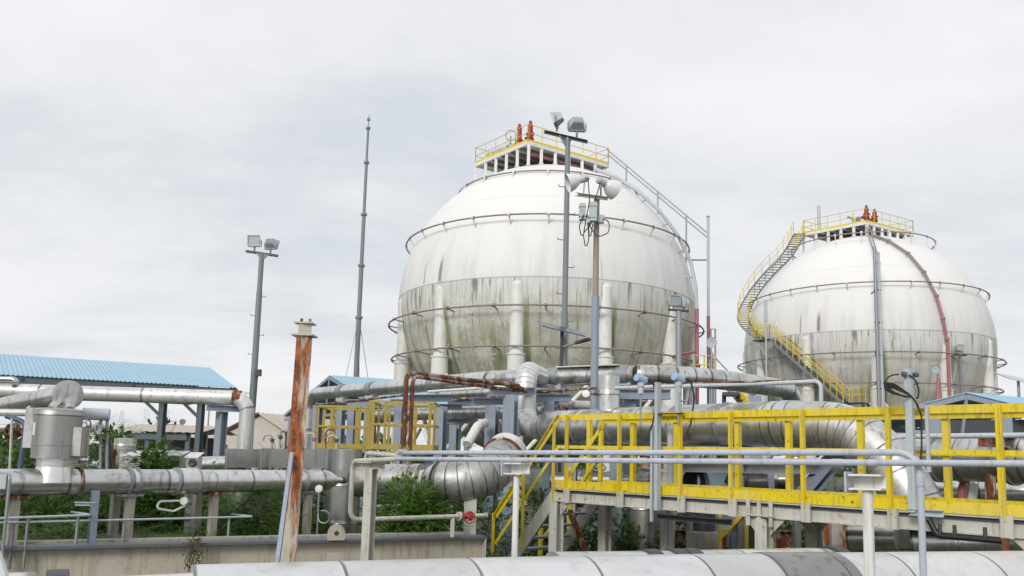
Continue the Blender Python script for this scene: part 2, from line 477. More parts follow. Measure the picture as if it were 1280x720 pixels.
    gl = t.math('MULTIPLY', t.step(t.math('ADD', off, t.math('MULTIPLY', s2, .05)), .075, .03), t.step(z, .0, -1.6))
    c = t.mix(t.math('MULTIPLY', gl, .8*dirt), c, (.13, .17, .03))
    # girth and plate seams
    for zz in (.4, -4.7, 5.2):
        sm = t.step(t.math('ABSOLUTE', t.math('SUBTRACT', z, zz)), .05, .02)
        c = t.mix(t.math('MULTIPLY', sm, .55 if zz == .4 else .12), c, (.2, .19, .16))
    fv = t.math('ABSOLUTE', t.math('SUBTRACT', t.math('FRACT', t.math('DIVIDE', az, 2*math.pi/22)), .5))
    vs = t.math('MULTIPLY', t.step(fv, .014, .006), t.step(z, .4, .3))
    c = t.mix(t.math('MULTIPLY', vs, .35), c, (.17, .17, .12))
    t.bump(t.math('ADD', cl2, t.math('MULTIPLY', s2, .5)), .06, .03)
    return t.out(c, .55)

# ------------------------------------------------------------------ light, sky
def make_world():
    w = D.worlds.new('World'); SC.world = w; w.use_nodes = True
    nt = w.node_tree; N = nt.nodes; bg = N['Background']
    sky = N.new('ShaderNodeTexSky'); sky.sky_type = 'NISHITA'; sky.sun_disc = False
    sky.sun_elevation = SUN_EL; sky.sun_rotation = SUN_AZ
    tc = N.new('ShaderNodeTexCoord'); sep = N.new('ShaderNodeSeparateXYZ'); nt.links.new(tc.outputs['Generated'], sep.inputs[0])
    def mth(op, a, b=None):
        x = N.new('ShaderNodeMath'); x.operation = op
        for i, v in enumerate((a, b)):
            if v is None: continue
            if hasattr(v, 'is_output'): nt.links.new(v, x.inputs[i])
            else: x.inputs[i].default_value = v
        return x.outputs[0]
    k = mth('ADD', mth('MAXIMUM', sep.outputs[2], 0.0), .22)
    cb = N.new('ShaderNodeCombineXYZ')
    nt.links.new(mth('DIVIDE', sep.outputs[0], k), cb.inputs[0]); nt.links.new(mth('MULTIPLY', mth('DIVIDE', sep.outputs[1], k), 1.45), cb.inputs[1])
    cb.inputs[2].default_value = 4.35
    def noise(sc, det, rough, dist):
        x = N.new('ShaderNodeTexNoise'); x.inputs['Scale'].default_value = sc; x.inputs['Detail'].default_value = det
        x.inputs['Roughness'].default_value = rough; x.inputs['Distortion'].default_value = dist
        nt.links.new(cb.outputs[0], x.inputs['Vector']); return x.outputs['Fac']
    n1 = noise(.9, 8, .56, .25); n2 = noise(2.6, 8, .62, .2)
    f = mth('ADD', mth('MULTIPLY', n1, .72), mth('MULTIPLY', n2, .28))
    rp = N.new('ShaderNodeValToRGB'); nt.links.new(f, rp.inputs[0])
    e = rp.color_ramp.elements
    e[0].position = .38; e[0].color = (5.45, 5.75, 6.2, 1)
    e[1].position = .63; e[1].color = (7.2, 7.25, 7.4, 1)
    m = e.new(.5); m.color = (6.55, 6.65, 6.8, 1)
    mx = N.new('ShaderNodeMix'); mx.data_type = 'RGBA'; mx.inputs['Factor'].default_value = .97
    nt.links.new(sky.outputs[0], mx.inputs[6]); nt.links.new(rp.outputs[0], mx.inputs[7])
    nt.links.new(mx.outputs[2], bg.inputs[0]); bg.inputs[1].default_value = .1
SUN_EL, SUN_AZ = R_(30), R_(205)   # behind the viewer, a little to the left
make_world()
sl = D.lights.new('sun', 'SUN'); sl.energy = 1.5; sl.angle = R_(18); sl.color = (1, .965, .91)
so = link(D.objects.new('sun', sl))
sdir = Vector((math.sin(SUN_AZ)*math.cos(SUN_EL), math.cos(SUN_AZ)*math.cos(SUN_EL), math.sin(SUN_EL)))
so.rotation_euler = (-sdir).to_track_quat('-Z', 'Y').to_euler(); so.location = (0, 0, 60)
vs_ = SC.view_settings
vs_.view_transform = 'Standard'; vs_.look = 'None'; vs_.exposure = 0.35; vs_.gamma = 1; vs_.use_curve_mapping = False
SC.cycles.use_denoising = True
SC.cycles.max_bounces = 6
# ------------------------------------------------------------------ spherical tanks
ZC, RAD = EYE+8.7, 9.0
def sph_r(z): return math.sqrt(max(0.0, RAD*RAD-z*z))

def railing(mb, pts, h=1.0, post=.03, rail=.022, gap=1.1, mids=(.5,)):
    """tubular railing along a polyline of deck-level points"""
    pts = [Vector(p) for p in pts]
    for a, b in zip(pts[:-1], pts[1:]):
        n = max(1, round((b-a).length/gap))
        for k in range(n+1):
            q = a.lerp(b, k/n); mb.tube([q, q+Vector((0, 0, h))], post, 6)
    for hh in (1.0,)+tuple(mids):
        mb.tube([p+Vector((0, 0, h*hh)) for p in pts], rail, 6)
    return mb

def sphere_tank(cx, cy, label, near, left, right, mat, col_ph, valves, ring_a):
    base = Vector((cx, cy, 0)); C0 = Vector((cx, cy, ZC))
    root = thing('sphere_tank', label, 'gas tank', base, 'white spherical gas tanks')
    alpha = math.atan2(-cy, -cx)                      # towards the viewer
    def at(phi, rho, z): a = alpha+R_(phi); return C0+Vector((math.cos(a)*rho, math.sin(a)*rho, z))
    shell = MB(); ns, nr = 176, 88
    vs = [Vector((0, 0, RAD))]
    for i in range(1, nr):
        t = math.pi*i/nr
        for j in range(ns):
            a = 2*math.pi*j/ns; vs.append(Vector((RAD*math.sin(t)*math.cos(a), RAD*math.sin(t)*math.sin(a), RAD*math.cos(t))))
    vs.append(Vector((0, 0, -RAD)))
    fs = [(0, 1+j, 1+(j+1) % ns) for j in range(ns)]
    for i in range(nr-2):
        for j in range(ns):
            a, b = 1+i*ns, 1+(i+1)*ns; fs.append((a+j, b+j, b+(j+1) % ns, a+(j+1) % ns))
    k = 1+(nr-2)*ns
    fs += [(k+j, len(vs)-1, k+(j+1) % ns) for j in range(ns)]
    shell.add([v+C0 for v in vs], fs, True)
    part('shell', shell, mat, root, origin=C0)
    # twelve legs, built once on the +X side and turned about the tank axis
    lg = MB()
    LR = 8.75; o = base+Vector((LR, 0, 0))
    zb, zt = ZC-3.6, ZC+.15
    lg.lathe([(.37, zb), (.36, zt-.1)], o, seg=20)
    lg.lathe([(.36, zt-.1), (.25, zt+.1), (0, zt+.14)], o, seg=20)
    lg.lathe([(.5, zb-.02), (.5, zb+.06)], o, seg=20); lg.lathe([(.5, zb+.06), (.37, zb+.08)], o, seg=20)
    lg.lathe([(.455, .35), (.455, zb-.02), (.5, zb-.02)], o, seg=20)
    lg.lathe([(.75, 0), (.75, .35), (.4, .36)], o, seg=20)
    dr = MB()
    a0, a1 = 0, 2*math.pi/12
    p = [Vector((math.cos(a)*LR, math.sin(a)*LR, z))+base for a, z in ((a0, zb-.5), (a1, 2.0), (a1, zb-.5), (a0, 2.0))]
    dr.tube([p[0], p[1]], .11, 10); dr.tube([p[2], p[3]], .11, 10)
    lp = bp = None
    for i in range(12):
        ang = alpha+R_(col_ph)+2*math.pi*i/12
        if lp is None:
            lp = part('leg', lg, MT['white'], root); bp = part('cross_brace', dr, MT['white'], lp)
            l2 = lp
        else:
            l2 = lp.copy(); link(l2); l2.parent = root
            b2 = bp.copy(); link(b2); b2.parent = l2
        l2.rotation_euler = (0, 0, ang)
    # spray rings
    for rho, z, zs, nb in (ring_a, (8.66, 3.8, 3.35, 26), (9.5, -1.15, -1.25, 22), (9.25, -3.2, -3.3, 22)):
        rg = MB(); n = 120
        rg.tube([C0+Vector((math.cos(2*math.pi*i/n)*rho, math.sin(2*math.pi*i/n)*rho, z)) for i in range(n)], .047, 8, closed=True)
        rp = part('spray_ring', rg, MT['ringpipe'], root)
        bk = MB(); q = Vector((rho, 0, z))+C0; rs = sph_r(zs)-.02
        bk.tube([q, C0+Vector((rs, 0, zs))], .04, 6)
        bk.lathe([(.1, -.07), (.1, .07)], q+Vector((0, 0, 0)), axis=(0, 1, 0), seg=10)
        b0 = None
        for i in range(nb):
            if b0 is None: b0 = part('bracket', bk, MT['white'] if z > 0 else MT['ringpipe'], rp); b2 = b0
            else: b2 = b0.copy(); link(b2); b2.parent = rp
            b2.rotation_euler = (0, 0, 2*math.pi*(i+.37)/nb)
    # top platform, one corner towards the viewer
    zd = EYE+18.3
    n3, l3 = Vector((*near, zd)), Vector((*left, zd))
    e1 = (l3-n3); L1 = e1.length; e1.normalize(); e2 = Vector((*right, zd))-n3; L2 = e2.length; e2.normalize()
    def pl(a, b, z=0): return n3+e1*a+e2*b+Vector((0, 0, z))
    dk = MB()
    prof = prof_C(.1, .28, .02)
    rim = [pl(0, 0), pl(L1, 0), pl(L1, L2), pl(0, L2)]
    dk.plate([pl(.05, .05, -.06), pl(.05, L2-.05, -.06), pl(L1-.05, L2-.05, -.06), pl(L1-.05, .05, -.06)], .04, (0, 0, 1))
    for a, b in zip(rim, rim[1:]+rim[:1]): dk.beam(a-Vector((0, 0, .1)), b-Vector((0, 0, .1)), prof_rect(.1, .2))
    plat = part('top_platform', dk, MT['white'], root)
    gr = MB()
    for k in range(1, 6): gr.beam(pl(L1*k/6, .06, -.2), pl(L1*k/6, L2-.06, -.2), prof_H(.12, .2, .02))
    part('floor_beam', gr, MT['galv'], plat)
    tp = MB()
    for a, b in zip(rim, rim[1:]+rim[:1]): tp.beam(a+Vector((0, 0, .075)), b+Vector((0, 0, .075)), prof_rect(.02, .15))
    part('toe_board', tp, MT['yellow'], plat)
    rl = MB(); railing(rl, rim+[rim[0]], 1.05, .028, .02, 1.05)
    part('railing', rl, MT['yellow'], plat)
    lm = {}
    spots = [(L1*k/5, 0.06) for k in range(6)]+[(0.06, L2*k/6) for k in range(1, 7)]+[(L1-.06, L2*k/4) for k in range(1, 5)]+[(L1*k/4, L2-.06) for k in range(1, 4)]
    spots += [(L1*.35, L2*.4), (L1*.65, L2*.4), (L1*.5, L2*.7)]
    for a, b in spots:
        q = pl(a, b); r = math.hypot(q.x-cx, q.y-cy)
        if r > 8: continue
        zz = ZC+math.sqrt(RAD*RAD-r*r)-.05
        if zz > zd-.2: continue
        m = MB(); m.beam(Vector((q.x, q.y, zz)), Vector((q.x, q.y, zd-.2)), prof_H(.18, .18, .03))
        m.box((q.x, q.y, zz+.06), (.3, .3, .04))
        part('platform_leg', m, MT['white'], plat)
    for a, b, h in valves:
        m = MB(); q = pl(a, b, .02)
        m.lathe([(.13, 0), (.13, .3)], q, seg=14); m.lathe([(.24, .3), (.24, .38)], q, seg=14); m.lathe([(.24, .38), (.2, .4), (.2, .62)], q, seg=14)
        m.lathe([(.2, .62), (.26, .64), (.26, .72), (.17, .74)], q, seg=14); m.lathe([(.17, .74), (.16, h-.25), (.1, h-.2), (.1, h-.05), (.06, h)], q, seg=14)
        m.tube([q+Vector((0, 0, .5)), q+e1*.4+Vector((0, 0, .5))], .11, 10)
        part('relief_valve', m, MT['red'], plat)
    return root, plat, at, pl, L1, L2

# first tank
C1 = (2.0, 51.0)
TANK1 = m_tank([(-1.3, 0.0, .85), (-3.5, .5, .75)], 1.0, math.atan2(-C1[1], -C1[0])+R_(-9.5))
root1, plat1, at1, pl1, L1a, L2a = sphere_tank(*C1, 'larger nearer white sphere tank streaked with green algae and ringed by rusty spray pipes', (.62, 47.3), (-2.64, 51.4), (5.75, 50.9), TANK1, -9.5,
    [(1.75, .7, 1.75), (.45, .5, 1.5)], (5.6, 7.2, 6.75, 18))
m = MB(); m.tube([pl1(4.6, .5, .05), pl1(4.6, .5, .55), pl1(2.2, .85, .55)], .2, 14, fillet=.3); part('gas_pipe', m, MT['lightgrey'], plat1)
m = MB(); q = pl1(2.7, .78, .55)
m.lathe([(.26, -.06), (.26, .06)], q, axis=pl1(1, 0)-pl1(0, 0), seg=14); m.tube([q, q+Vector((0, 0, .75))], .05, 8)
hw = MB(); n = 20
m.tube([q+Vector((.32*math.cos(2*math.pi*i/n), 0, .8+.32*math.sin(2*math.pi*i/n))) for i in range(n)], .03, 6, closed=True)
part('gate_valve', m, MT['slate'], plat1)
m = MB(); m.lathe([(.3, 0), (.3, .35)], pl1(4.3, .6, .2), seg=14); m.box(pl1(4.3, .6, .1), (.5, .5, .2)); part('valve_box', m, MT['yellow'], plat1)
m = MB(); m.tube([pl1(2.3, L2a-1.2, -.55), pl1(.35, L2a-1.3, -.55), pl1(.35, .5, -.55)], .09, 10, fillet=.3); part('fire_water_pipe', m, MT['faded_red'], plat1)
# large riser hugging the right flank of the first tank, red below the girth
rp = [at1(64-18*max(0, (z-3)/5), sph_r(z)+.45, z) for z in (8.3, 7.6, 6.6, 5.4, 4, 2.5, 1.0, -.3)]
rp = [pl1(.4, L2a-.6, -.5)]+rp
mb = MB(); mb.tube(rp, .11, 10, fillet=.6); part('riser_pipe', mb, MT['lightgrey'], root1)
top = at1(64, 9.45, -.25)
mb = MB(); mb.tube([top, top+Vector((.0, 0, -1.0)), top+Vector((0, 0, -1.0-6.0))], .12, 12); rs_ = part('red_riser', mb, MT['faded_red'], root1)
for zz in (-2.4, -5.4):
    mb = MB(); mb.tube([top+Vector((0, 0, zz)), top+Vector((-1.6, -.2, zz-.35)), top+Vector((-1.6, .6, zz-.35))], .08, 8, fillet=.3); part('branch_pipe', mb, MT['faded_red'], rs_)
for z in (6.0, 4.6, 3.1, 1.6):
    mb = MB(); mb.tube([at1(64-18*max(0, (z-3)/5), sph_r(z)-.03, z), at1(64-18*max(0, (z-3)/5), sph_r(z)+.45, z)], .05, 6); part('pipe_stay', mb, MT['lightgrey'], root1)
# pair of thin lines from the platform corner down to the slim mast beside the tank
mast_xy = P(885.5, 400, 48.5)
qa = pl1(0.1, L2a, 1.0); qb = P(884, 291, 48.5)
for dz in (0, -.28):
    mb = MB(); mb.tube([qa+Vector((0, 0, dz)), qb+Vector((0, 0, dz))], .045, 6); part('instrument_line', mb, MT['galv'], root1)
for t in (.2, .52, .8):
    q = qa.lerp(qb, t); dx, dy = q.x-C1[0], q.y-C1[1]; r = math.hypot(dx, dy); rr = min(r, 8.6)
    foot = Vector((C1[0]+dx*rr/r, C1[1]+dy*rr/r, ZC+sph_r(rr)-.05))
    mb = MB(); mb.tube([foot, q+Vector((0, 0, .05))], .05, 6); part('line_post', mb, MT['galv'], root1)

# second tank
C2 = (27.4, 64.8)
TANK2 = m_tank([(-1.5, .2, .6), (-3.6, .7, .5)], .85, math.atan2(-C2[1], -C2[0])+R_(5), ((.43, .42, .375), (.33, .325, .27)))
root2, plat2, at2, pl2, L1b, L2b = sphere_tank(*C2, 'farther white sphere tank with the curved yellow stairway climbing its side', (26.6, 61.9), (23.15, 65.7), (31.6, 64.9), TANK2, 5.0,
    [(.25, .45, 1.4), (.3, 1.5, 1.3)], (5.25, 8.2, 7.35, 18))
m = MB(); m.tube([pl2(1.6, .9, 0), pl2(1.6, .9, .7), pl2(2.2, 1.2, 1.0)], .1, 8, fillet=.2); m.box(pl2(1.2, .9, .35), (.3, .3, .7)); part('gate_valve', m, MT['galv'], plat2)
m = MB(); m.tube([pl2(4.2, .6, 0), pl2(4.2, .6, 2.2)], .13, 10); part('vent_stack', m, MT['lightgrey'], plat2)
# curved stair
key = [(-75, 4.3, 9.5), (-67, 4.9, 8.5), (-67, 5.7, 7.3), (-71, 6.75, 6.2), (-75, 7.7, 5.0), (-75, 8.4, 3.8), (-70, 8.85, 2.7), (-58, 9.15, 1.5), (-45, 9.4, .35)]
def stair_at(s):
    s = max(0, min(.9999, s))*(len(key)-1); i = int(s); f = s-i
    k = [key[max(0, min(len(key)-1, i+j))] for j in (-1, 0, 1, 2)]
    return [.5*((2*k[1][c])+(-k[0][c]+k[2][c])*f+(2*k[0][c]-5*k[1][c]+4*k[2][c]-k[3][c])*f*f+(-k[0][c]+3*k[1][c]-3*k[2][c]+k[3][c])*f**3) for c in range(3)]
NT_ = 46
st = MB(); si = MB(); ra = MB(); inn, outp = [], []
for i in range(NT_+1):
    ph, rho, z = stair_at(i/NT_)
    a, b = at2(ph, rho, z), at2(ph, rho+.85, z); inn.append(a); outp.append(b)
    w = (b-a).normalized(); t = Vector((-w.y, w.x, 0)); mm = Matrix((w, t, Vector((0, 0, 1)))).transposed()
    st.box((a+b)/2, (.82, .24, .035), mm)
stair2 = part('curved_stairway', st, MT['galv'], root2)
for ln in (inn, outp):
    s_ = MB(); s_.tube([p-Vector((0, 0, .06)) for p in ln], .07, 6); part('stringer', s_, MT['grey'], stair2)
    r_ = MB()
    for hh in (1.0, .55): r_.tube([p+Vector((0, 0, hh)) for p in ln], .022, 6)
    for p in ln[::3]: r_.tube([p, p+Vector((0, 0, 1.0))], .028, 6)
    part('railing', r_, MT['yellow'], stair2)
# landing and straight flight
f0 = P(966, 424, 60.0); f1 = P(1058, 504, 56.2)
side = (f1-f0); side.z = 0; side.normalize(); nrm = Vector((-side.y, side.x, 0))
if nrm.y < 0: nrm = -nrm
ld = MB(); ld.plate([f0-side*1.4-nrm*.45, f0-nrm*.45, f0+nrm*.5, f0-side*1.4+nrm*.5], .06, (0, 0, -1))
lnd = part('landing', ld, MT['dark'], root2)
ra = MB(); railing(ra, [f0-nrm*.45, f0-side*1.4-nrm*.45], 1.0, .03, .022, .7); railing(ra, [f0+nrm*.5, f0-side*1.4+nrm*.5], 1.0, .03, .022, .7); part('railing', ra, MT['yellow'], lnd)
fl = MB(); n = 32
for i in range(1, n):
    q = f0.lerp(f1, i/n); mm = Matrix((side, nrm, Vector((0, 0, 1)))).transposed(); fl.box(q, (.26, .86, .035), mm)
flight = part('straight_flight', fl, MT['galv'], root2)
for sgn in (-.45, .45):
    s_ = MB(); s_.beam(f0+nrm*sgn-Vector((0, 0, .08)), f1+nrm*sgn-Vector((0, 0, .08)), prof_rect(.06, .18)); part('stringer', s_, MT['grey'], flight)
    r_ = MB()
    for hh in (1.0, .55): r_.tube([f0+nrm*sgn+Vector((0, 0, hh)), f1+nrm*sgn+Vector((0, 0, hh))], .025, 6)
    for i in range(0, 13): q = f0.lerp(f1, i/12)+nrm*sgn; r_.tube([q, q+Vector((0, 0, 1.0))], .03, 6)
    part('railing', r_, MT['yellow'], flight)
lw = MB(); e_ = f1+side*1.3
lw.plate([f1-nrm*.5, e_-nrm*.5, e_+nrm*.5, f1+nrm*.5], .06, (0, 0, -1))
low = part('lower_landing', lw, MT['dark'], root2)
ra = MB(); railing(ra, [f1-nrm*.5, e_-nrm*.5, e_+nrm*.5, f1+nrm*.5], 1.0, .03, .022, .65); part('railing', ra, MT['yellow'], low)
for q in (f1-nrm*.4, f1+nrm*.4, e_-nrm*.4, e_+nrm*.4):
    lgm = MB(); lgm.beam(Vector((q.x, q.y, 0)), q-Vector((0, 0, .07)), prof_H(.14, .14, .02)); part('support_leg', lgm, MT['dark'], low if q.z < ZC-3 else lnd)
for q in (f0-nrm*.3, f0-side*1.1-nrm*.3):
    v = Vector((C2[0]-q.x, C2[1]-q.y, 0)).normalized(); e = q+v*.7-Vector((0, 0, 1.0)); lgm = MB(); lgm.tube([q-Vector((0, 0, .05)), e], .06, 8); part('landing_strut', lgm, MT['white'], lnd)
# red-banded riser curving over the front of the second tank
rp = [pl2(.5, 1.4, -.35)]+[at2(p_, sph_r(z)+.4, z) for p_, z in ((12, 8.35), (20, 7.5), (26, 6.2), (29, 4.6), (31, 2.8), (32, 1.2), (33, -.2))]
mb = MB(); mb.tube(rp[:6], .1, 10, fillet=.5); part('riser_pipe', mb, MT['ringpipe'], root2)
mb = MB(); mb.tube(rp[5:], .11, 10, fillet=.5); part('lower_riser_pipe', mb, MT['faded_red'], root2)
for q in rp[2:8]:
    mb = MB(); mb.lathe([(.16, -.08), (.16, .08)], q, seg=10); part('pipe_collar', mb, MT['ringpipe'], root2)
q = at2(33.3, 9.4, -.2)
mb = MB(); mb.tube([q, q-Vector((0, 0, 6.5))], .11, 12); part('red_riser', mb, MT['faded_red'], root2)
qa, qb = pl2(.2, .3, -.2), P(1096, 328, 55.2)
for o_ in (0, .22):
    mb = MB(); mb.tube([qa+Vector((o_, 0, 0)), qb+Vector((o_, 0, -.1))], .045, 6); part('instrument_line', mb, MT['galv'], root2)

# ------------------------------------------------------------------ masts and lights
def floodlight(parent, q, yaw, tilt, s=1.0, name='floodlight'):
    """boxy floodlight on a stem with its U bracket; q is the foot of the stem"""
    R3 = Matrix.Rotation(yaw, 3, 'Z') @ Matrix.Rotation(tilt, 3, 'X')
    c = q+Vector((0, 0, .42*s))
    st_ = MB(); st_.tube([q, q+Vector((0, 0, .2*s))], .035*s, 10)
    yz = Matrix.Rotation(yaw, 3, 'Z')
    u = [c+yz@Vector((-.27*s, 0, 0)), c+yz@Vector((-.27*s, 0, -.24*s)), c+yz@Vector((.27*s, 0, -.24*s)), c+yz@Vector((.27*s, 0, 0))]
    st_.tube(u, .018*s, 8, fillet=.05*s)
    h = MB()
    f = [Vector((x*s, y*s, z*s)) for x, y, z in ((-.24, .11, -.18), (.24, .11, -.18), (.24, .11, .18), (-.24, .11, .18), (-.15, -.15, -.12), (.15, -.15, -.12), (.15, -.15, .1), (-.15, -.15, .1))]
    h.add([c+R3@p for p in f], [(4, 5, 1, 0), (5, 6, 2, 1), (6, 7, 3, 2), (7, 4, 0, 3), (7, 6, 5, 4)])
    for a, b, d_, e_ in ((-.25, .11, -.2, .2), (.22, .11, -.2, .2)):
        h.box(c+R3@Vector(((a+.015)*s, .13*s, 0)), (.03*s, .06*s, .4*s), R3)
    h.box(c+R3@Vector((0, .13*s, .19*s)), (.47*s, .06*s, .03*s), R3); h.box(c+R3@Vector((0, .13*s, -.19*s)), (.47*s, .06*s, .03*s), R3)
    for k in range(-3, 4): h.box(c+R3@Vector((k*.045*s, -.16*s, -.01*s)), (.012*s, .06*s, .2*s), R3)
    fp = part(name, h, MT['lightgrey'], parent)
    part('mounting_bracket', st_, MT['grey'], fp)
    g = MB(); g.plate([c+R3@Vector((x*s, .115*s, z*s)) for x, z in ((-.22, -.17), (.22, -.17), (.22, .17), (-.22, .17))], .012*s, R3@Vector((0, 1, 0)))
    part('glass', g, MT['glass'], fp)
    return fp

def step_hooks(root, x, y, r, z0, z1, gap=.85, ph=0.0):
    k = 0; z = z0
    while z < z1:
        m = MB(); s = 1 if k % 2 else -1; d = Vector((math.cos(ph)*s, math.sin(ph)*s, 0))
        q = Vector((x, y, z))
        m.tube([q+d*r*.5, q+d*(r+.17), q+d*(r+.17)+Vector((0, 0, .06))], .014, 6, fillet=.02); part('step_hook', m, MT['grey'], root)
        z += gap*.5; k += 1

# tall floodlight pole in front of the first tank
b = P(704.5, 470, 24.0); b.z = 0; tz = P(707, 168, 24.0).z
rt = thing('floodlight_mast', 'tallest floodlight pole, in front of the larger tank with lamps above its top platform', 'light mast', b, 'floodlight masts')
m = MB(); m.lathe([(.115, 0), (.095, tz*.55)], b, seg=14); m.lathe([(.085, tz*.55), (.075, tz-.1)], b, seg=14); m.lathe([(.17, 0), (.17, .03)], b, seg=14); part('pole', m, MT['grey'], rt)
m = MB(); a_, c_ = P(681, 163.5, 24.3), P(735, 176, 23.7)
m.beam(a_, c_, prof_L(.09, .09, .012, 1, 1)); m.beam(a_+Vector((0, 0, -.09)), c_+Vector((0, 0, -.09)), prof_rect(.02, .01)); part('cross_arm', m, MT['dark'], rt)
m = MB(); m.plate([P(698, 168, 24.05), P(716, 172, 24.05), P(708, 186, 24.05)], .03); part('gusset', m, MT['grey'], rt)
floodlight(rt, P(696, 164, 24.2), R_(78), R_(-22), .95); floodlight(rt, P(721, 171, 23.9), R_(5), R_(-22), 1.0)
step_hooks(rt, b.x, b.y, .09, 5.5, tz-1.2, 1.6, .3)

# shorter lamp post with the two round white reflectors
b = P(743, 470, 17.8); b.z = 0; tz = P(741, 246, 17.8).z; zm = P(742, 370, 17.8).z
rt = thing('reflector_lamp_post', 'brown topped lamp post with two round white reflectors and looping black cables', 'lamp post', b)
m = MB(); m.lathe([(.085, 0), (.085, zm)], b, seg=14); pz = part('pole', m, MT['slate'], rt, 'slate blue lower pole')
m = MB(); m.lathe([(.066, zm), (.062, tz)], b, seg=14); part('upper_pole', m, m_paint('weathered_tan_paint', (.34, .28, .22), amt=.5, gamt=.5), rt, 'weathered tan upper pole')
m = MB(); m.beam(P(721, 243, 18.1), P(758, 248, 17.5), prof_C(.1, .07, .01)); part('cross_arm', m, MT['beige'], rt)
def dome(parent, c, axis, r=.21):
    ax = Vector(axis).normalized()
    m = MB(); m.lathe([(r, 0), (r*.97, .05), (r*.8, .15), (r*.5, .24), (.075, .28)], c, ax, 24)
    m.lathe([(r, 0), (r*.94, .02), (r*.6, .12), (.02, .16)], c, ax, 24)
    d = part('reflector', m, MT['lampwhite'], parent)
    m = MB(); m.lathe([(.075, .27), (.08, .3), (.08, .46), (.05, .5), (0, .5)], c, ax, 16); part('lamp_housing', m, MT['lightgrey'], d)
    return d, c+ax*.4
d1, h1 = dome(rt, P(709.5, 229, 17.9), (.9, .1, .3)); d2, h2 = dome(rt, P(769, 238, 17.5), (-.75, -.42, .3), .22)
for h, f in ((h1, P(729, 243, 17.95)), (h2, P(751, 246, 17.6))):
    m = MB(); m.tube([h, h+Vector((0, 0, -.1)), f], .022, 6, fillet=.04); part('lamp_arm', m, MT['lightgrey'], rt)
for px_, py_, w_, h_ in ((728, 261, .13, .36), (741.5, 261, .15, .42)):
    c = P(px_, py_+4, 17.55); m = MB(); m.box(c, (w_, .14, h_)); 
    for zz in (-.3, .3): m.box(c+Vector((0, -.01, zz*h_)), (w_+.02, .15, .02))
    part('ballast_box', m, MT['palegreen'], rt)
c = P(751, 274, 17.7); m = MB(); m.box(c, (.13, .12, .17)); part('junction_box', m, MT['lightgrey'], rt)
def cable(parent, pts, r=.012, name='cable'):
    m = MB(); m.tube(pts, r, 6, fillet=.12, n=5); return part(name, m, MT['rubber'], parent)
cable(rt, [h1, P(735, 222, 17.6), P(737, 250, 17.55), P(731, 283, 17.5), P(728, 302, 17.5), P(724, 283, 17.5), P(730, 268, 17.45)])
cable(rt, [h2, P(749, 234, 17.5), P(742, 255, 17.5), P(736, 285, 17.5), P(737, 303, 17.5), P(741, 280, 17.5)])
cable(rt, [P(753, 274, 17.6), P(762, 275, 17.6), P(761, 291, 17.6), P(747, 297, 17.6), P(738, 284, 17.6), P(735, 278, 17.5)])
cable(rt, [P(740, 278, 17.5), P(729, 292, 17.5), P(732, 312, 17.5), P(736, 300, 17.5), P(735, 279, 17.5)])

# floodlight pole at the left
b = P(315.5, 500, 32); b.z = 0; tz = P(327, 318, 32).z
rt = thing('floodlight_mast', 'slim grey floodlight pole with step hooks rising behind the blue roofed shed', 'light mast', b, 'floodlight masts')
m = MB(); m.lathe([(.14, 0), (.115, tz*.85)], b, seg=12); m.lathe([(.1, tz*.85), (.1, tz)], b, seg=12); part('pole', m, MT['grey'], rt)
m = MB(); m.beam(P(307.5, 314, 32), P(347.5, 320, 32), prof_rect(.09, .09)); part('cross_arm', m, MT['dark'], rt)
m = MB(); m.plate([P(320, 316, 31.95), P(336, 318, 31.95), P(327, 327, 31.95)], .04); part('gusset', m, MT['grey'], rt)
floodlight(rt, P(318, 314, 32), R_(172), R_(-8), 1.0); floodlight(rt, P(338, 317, 32), R_(-15), R_(-22), 1.0)
step_hooks(rt, b.x, b.y, .1, 3.0, tz-1.2, 1.5, .1)
m = MB(); m.box(P(323, 466, 31.8), (.2, .2, .25)); part('junction_box', m, MT['dark'], rt)
m = MB(); m.tube([P(322, 468, 31.85), P(318, 520, 31.85)], .025, 6); part('conduit', m, MT['dark'], rt)

# stepped radio mast with guy wires
b = P(444.5, 480, 45); b.z = 0
rt = thing('antenna_mast', 'tallest slim grey mast, stepped in collars and held by guy wires', 'mast', b)
m = MB(); prev = 0
for py_, r in ((397, .165), (332, .145), (268, .125), (203, .1), (160, .075), (149, .03)):
    z = P(450, py_, 45).z
    r *= .85; m.lathe([(r, prev), (r, z)], b, seg=12); m.lathe([(r, z-.07), (r+.065, z-.06), (r+.065, z+.06), (r, z+.07)], b, seg=12); prev = z
m.lathe([(.03, prev), (.02, prev+.25)], b, seg=8); part('pole', m, MT['grey'], rt)
hook = Vector((b.x, b.y, P(450, 397, 45).z))
for q in (P(405, 500, 42), P(488, 500, 46), P(452, 560, 52)):
    q = Vector((q.x, q.y, 0)); m = MB(); m.tube([hook, q+(hook-q)*.0], .018, 5); part('guy_wire', m, MT['galv'], rt)

